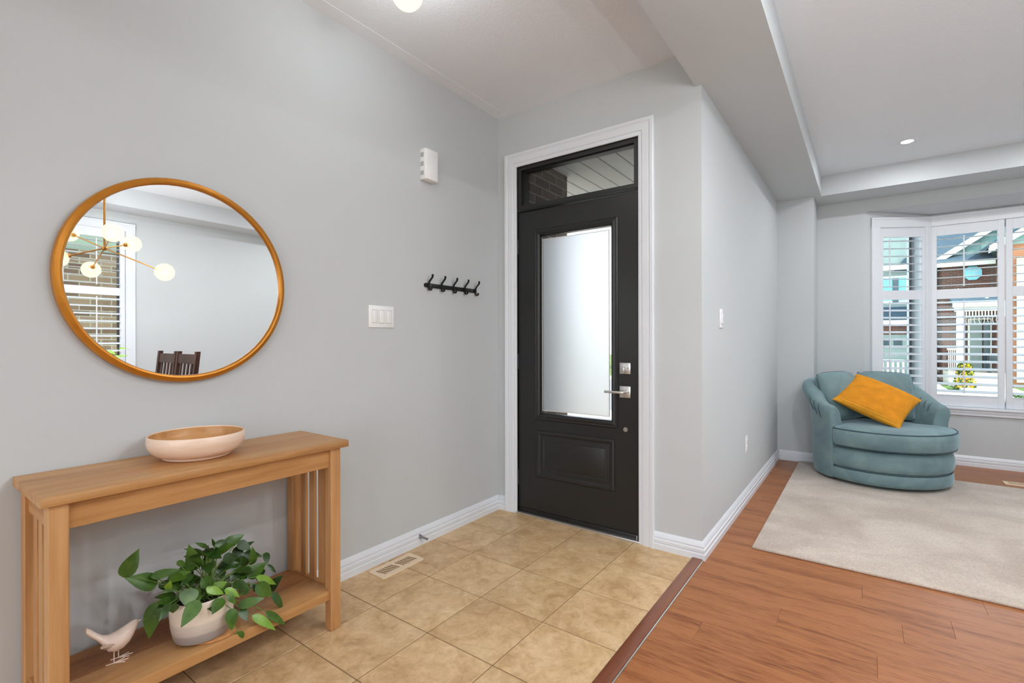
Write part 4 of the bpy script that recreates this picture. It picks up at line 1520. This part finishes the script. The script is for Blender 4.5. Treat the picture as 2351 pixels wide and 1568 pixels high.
for zz in (-.1, .36, .80, 1.25):
    obj('panel_joint', box(-2.2, 1.55, 27.335, 27.345, zz, zz + .015), 'slot', gd, 0)
uw = obj('window', ring_box(.55, 1.55, 2.9, 4.1, .63, 1.47, 2.98, 4.02, 28.14, 28.22), 'ext_white', hb, 0)
obj('pane', box(.63, 1.47, 28.17, 28.19, 2.98, 4.02), 'blue_pane', uw, 0)
obj('shutter_board', box(.98, 1.2, 28.12, 28.16, 2.9, 4.0), 'shade_window', uw, 0)
obj('eave_board', box(-7.2, 1.7, 27.85, 28.0, 4.35, 4.55), 'ext_white', hb, 0)

pr_ = thing('porch_railing', 'sunlit cream railing in front of the garage house', 'railing', (.8, 22.9, GZ))
obj('top_rail', box(.3, 1.25, 22.86, 22.94, .38, .46), 'ext_white', pr_, 0)
obj('bottom_rail', box(.3, 1.25, 22.86, 22.94, -.42, -.34), 'ext_white', pr_, 0)
for k in range(7):
    x_ = .33 + k * .15
    obj('spindle', box(x_, x_ + .06, 22.88, 22.92, -.34, .38), 'ext_white', pr_, 0)
for x_ in (.28, 1.22):
    obj('post', box(x_, x_ + .1, 22.84, 22.96, GZ, .55), 'ext_white', pr_, 0)

cart = thing('wheeled_cart', 'dark wheeled cart standing on the brick house porch', 'cart', (3.95, 25.8, -.08))
obj('body', box(3.78, 4.14, 25.6, 26.0, .30, .62, .05, 3), 'cart', cart)
for x_ in (3.80, 4.09):
    obj('leg', tube([(x_, 25.65, .30), (x_, 25.65, -.06)], .015, 8), 'cart', cart)
    obj('wheel', tube([(x_, 25.60, .0), (x_, 25.64, .0)], .08, 16), 'cart', cart)
obj('handle', tube([(3.78, 25.65, .6), (3.70, 25.65, .74), (3.66, 25.65, .76)], .012, 8), 'cart', cart)


def bush(name, c, r, h, n, mats, label, cat, seed, group=None):
    random.seed(seed)
    t_ = thing(name, label, cat, c, 0, group)
    for mi_, (mname, part, frac, sz) in enumerate(mats):
        b = bmesh.new()
        for k in range(int(n * frac)):
            a = random.uniform(0, 2 * PI)
            q = random.random() ** .5
            zz_ = random.random()
            p = Vector(c) + Vector((math.cos(a) * r * q * (1 - .5 * zz_), math.sin(a) * r * q * (1 - .5 * zz_), h * zz_ * (1 if mi_ == 0 else .9) + (.02 if mi_ else 0)))
            s_ = sz * random.uniform(.7, 1.3)
            d = Vector((random.uniform(-1, 1), random.uniform(-1, 1), random.uniform(-.2, 1))).normalized()
            u_ = d.orthogonal().normalized() * s_
            v_ = d.cross(u_)
            vs = [b.verts.new(p + w) for w in (-u_, -v_ * .6, u_, v_ * .6)]
            b.faces.new(vs)
            vs2 = [b.verts.new(p + w) for w in (-u_, d * s_ * .7, u_)]
            b.faces.new(vs2)
        o = obj(part, b, mname, t_, 0)
        o['kind'] = 'stuff'
    return t_


bush('flowering_bush', (2.86, 23.6, GZ + .0), .34, 1.0, 700, (('bush', 'foliage', .6, .05), ('flower', 'blossoms', .4, .05)), 'yellow flowering bush by the white porch column across the street', 'bush', 1)
bush('flowering_bush', (1.92, 11.4 - 1.6, GZ), .42, 1.0, 1400, (('bush', 'foliage', .8, .035), ('flower', 'blossoms', .2, .03)), 'yellow and orange flowering bush close outside the bay window', 'bush', 2)
# neighbouring brick wall beside the dining window
nb = struct('neighbour_wall', box(4.0, 4.3, -4, 6.0, GZ, 2.35), 'brick_n', 'brown brick neighbouring wall outside the dining window', 'wall')
obj('siding', box(4.02, 4.3, -4, 6.0, 2.35, 6.0), 'siding_olive', nb, 0)
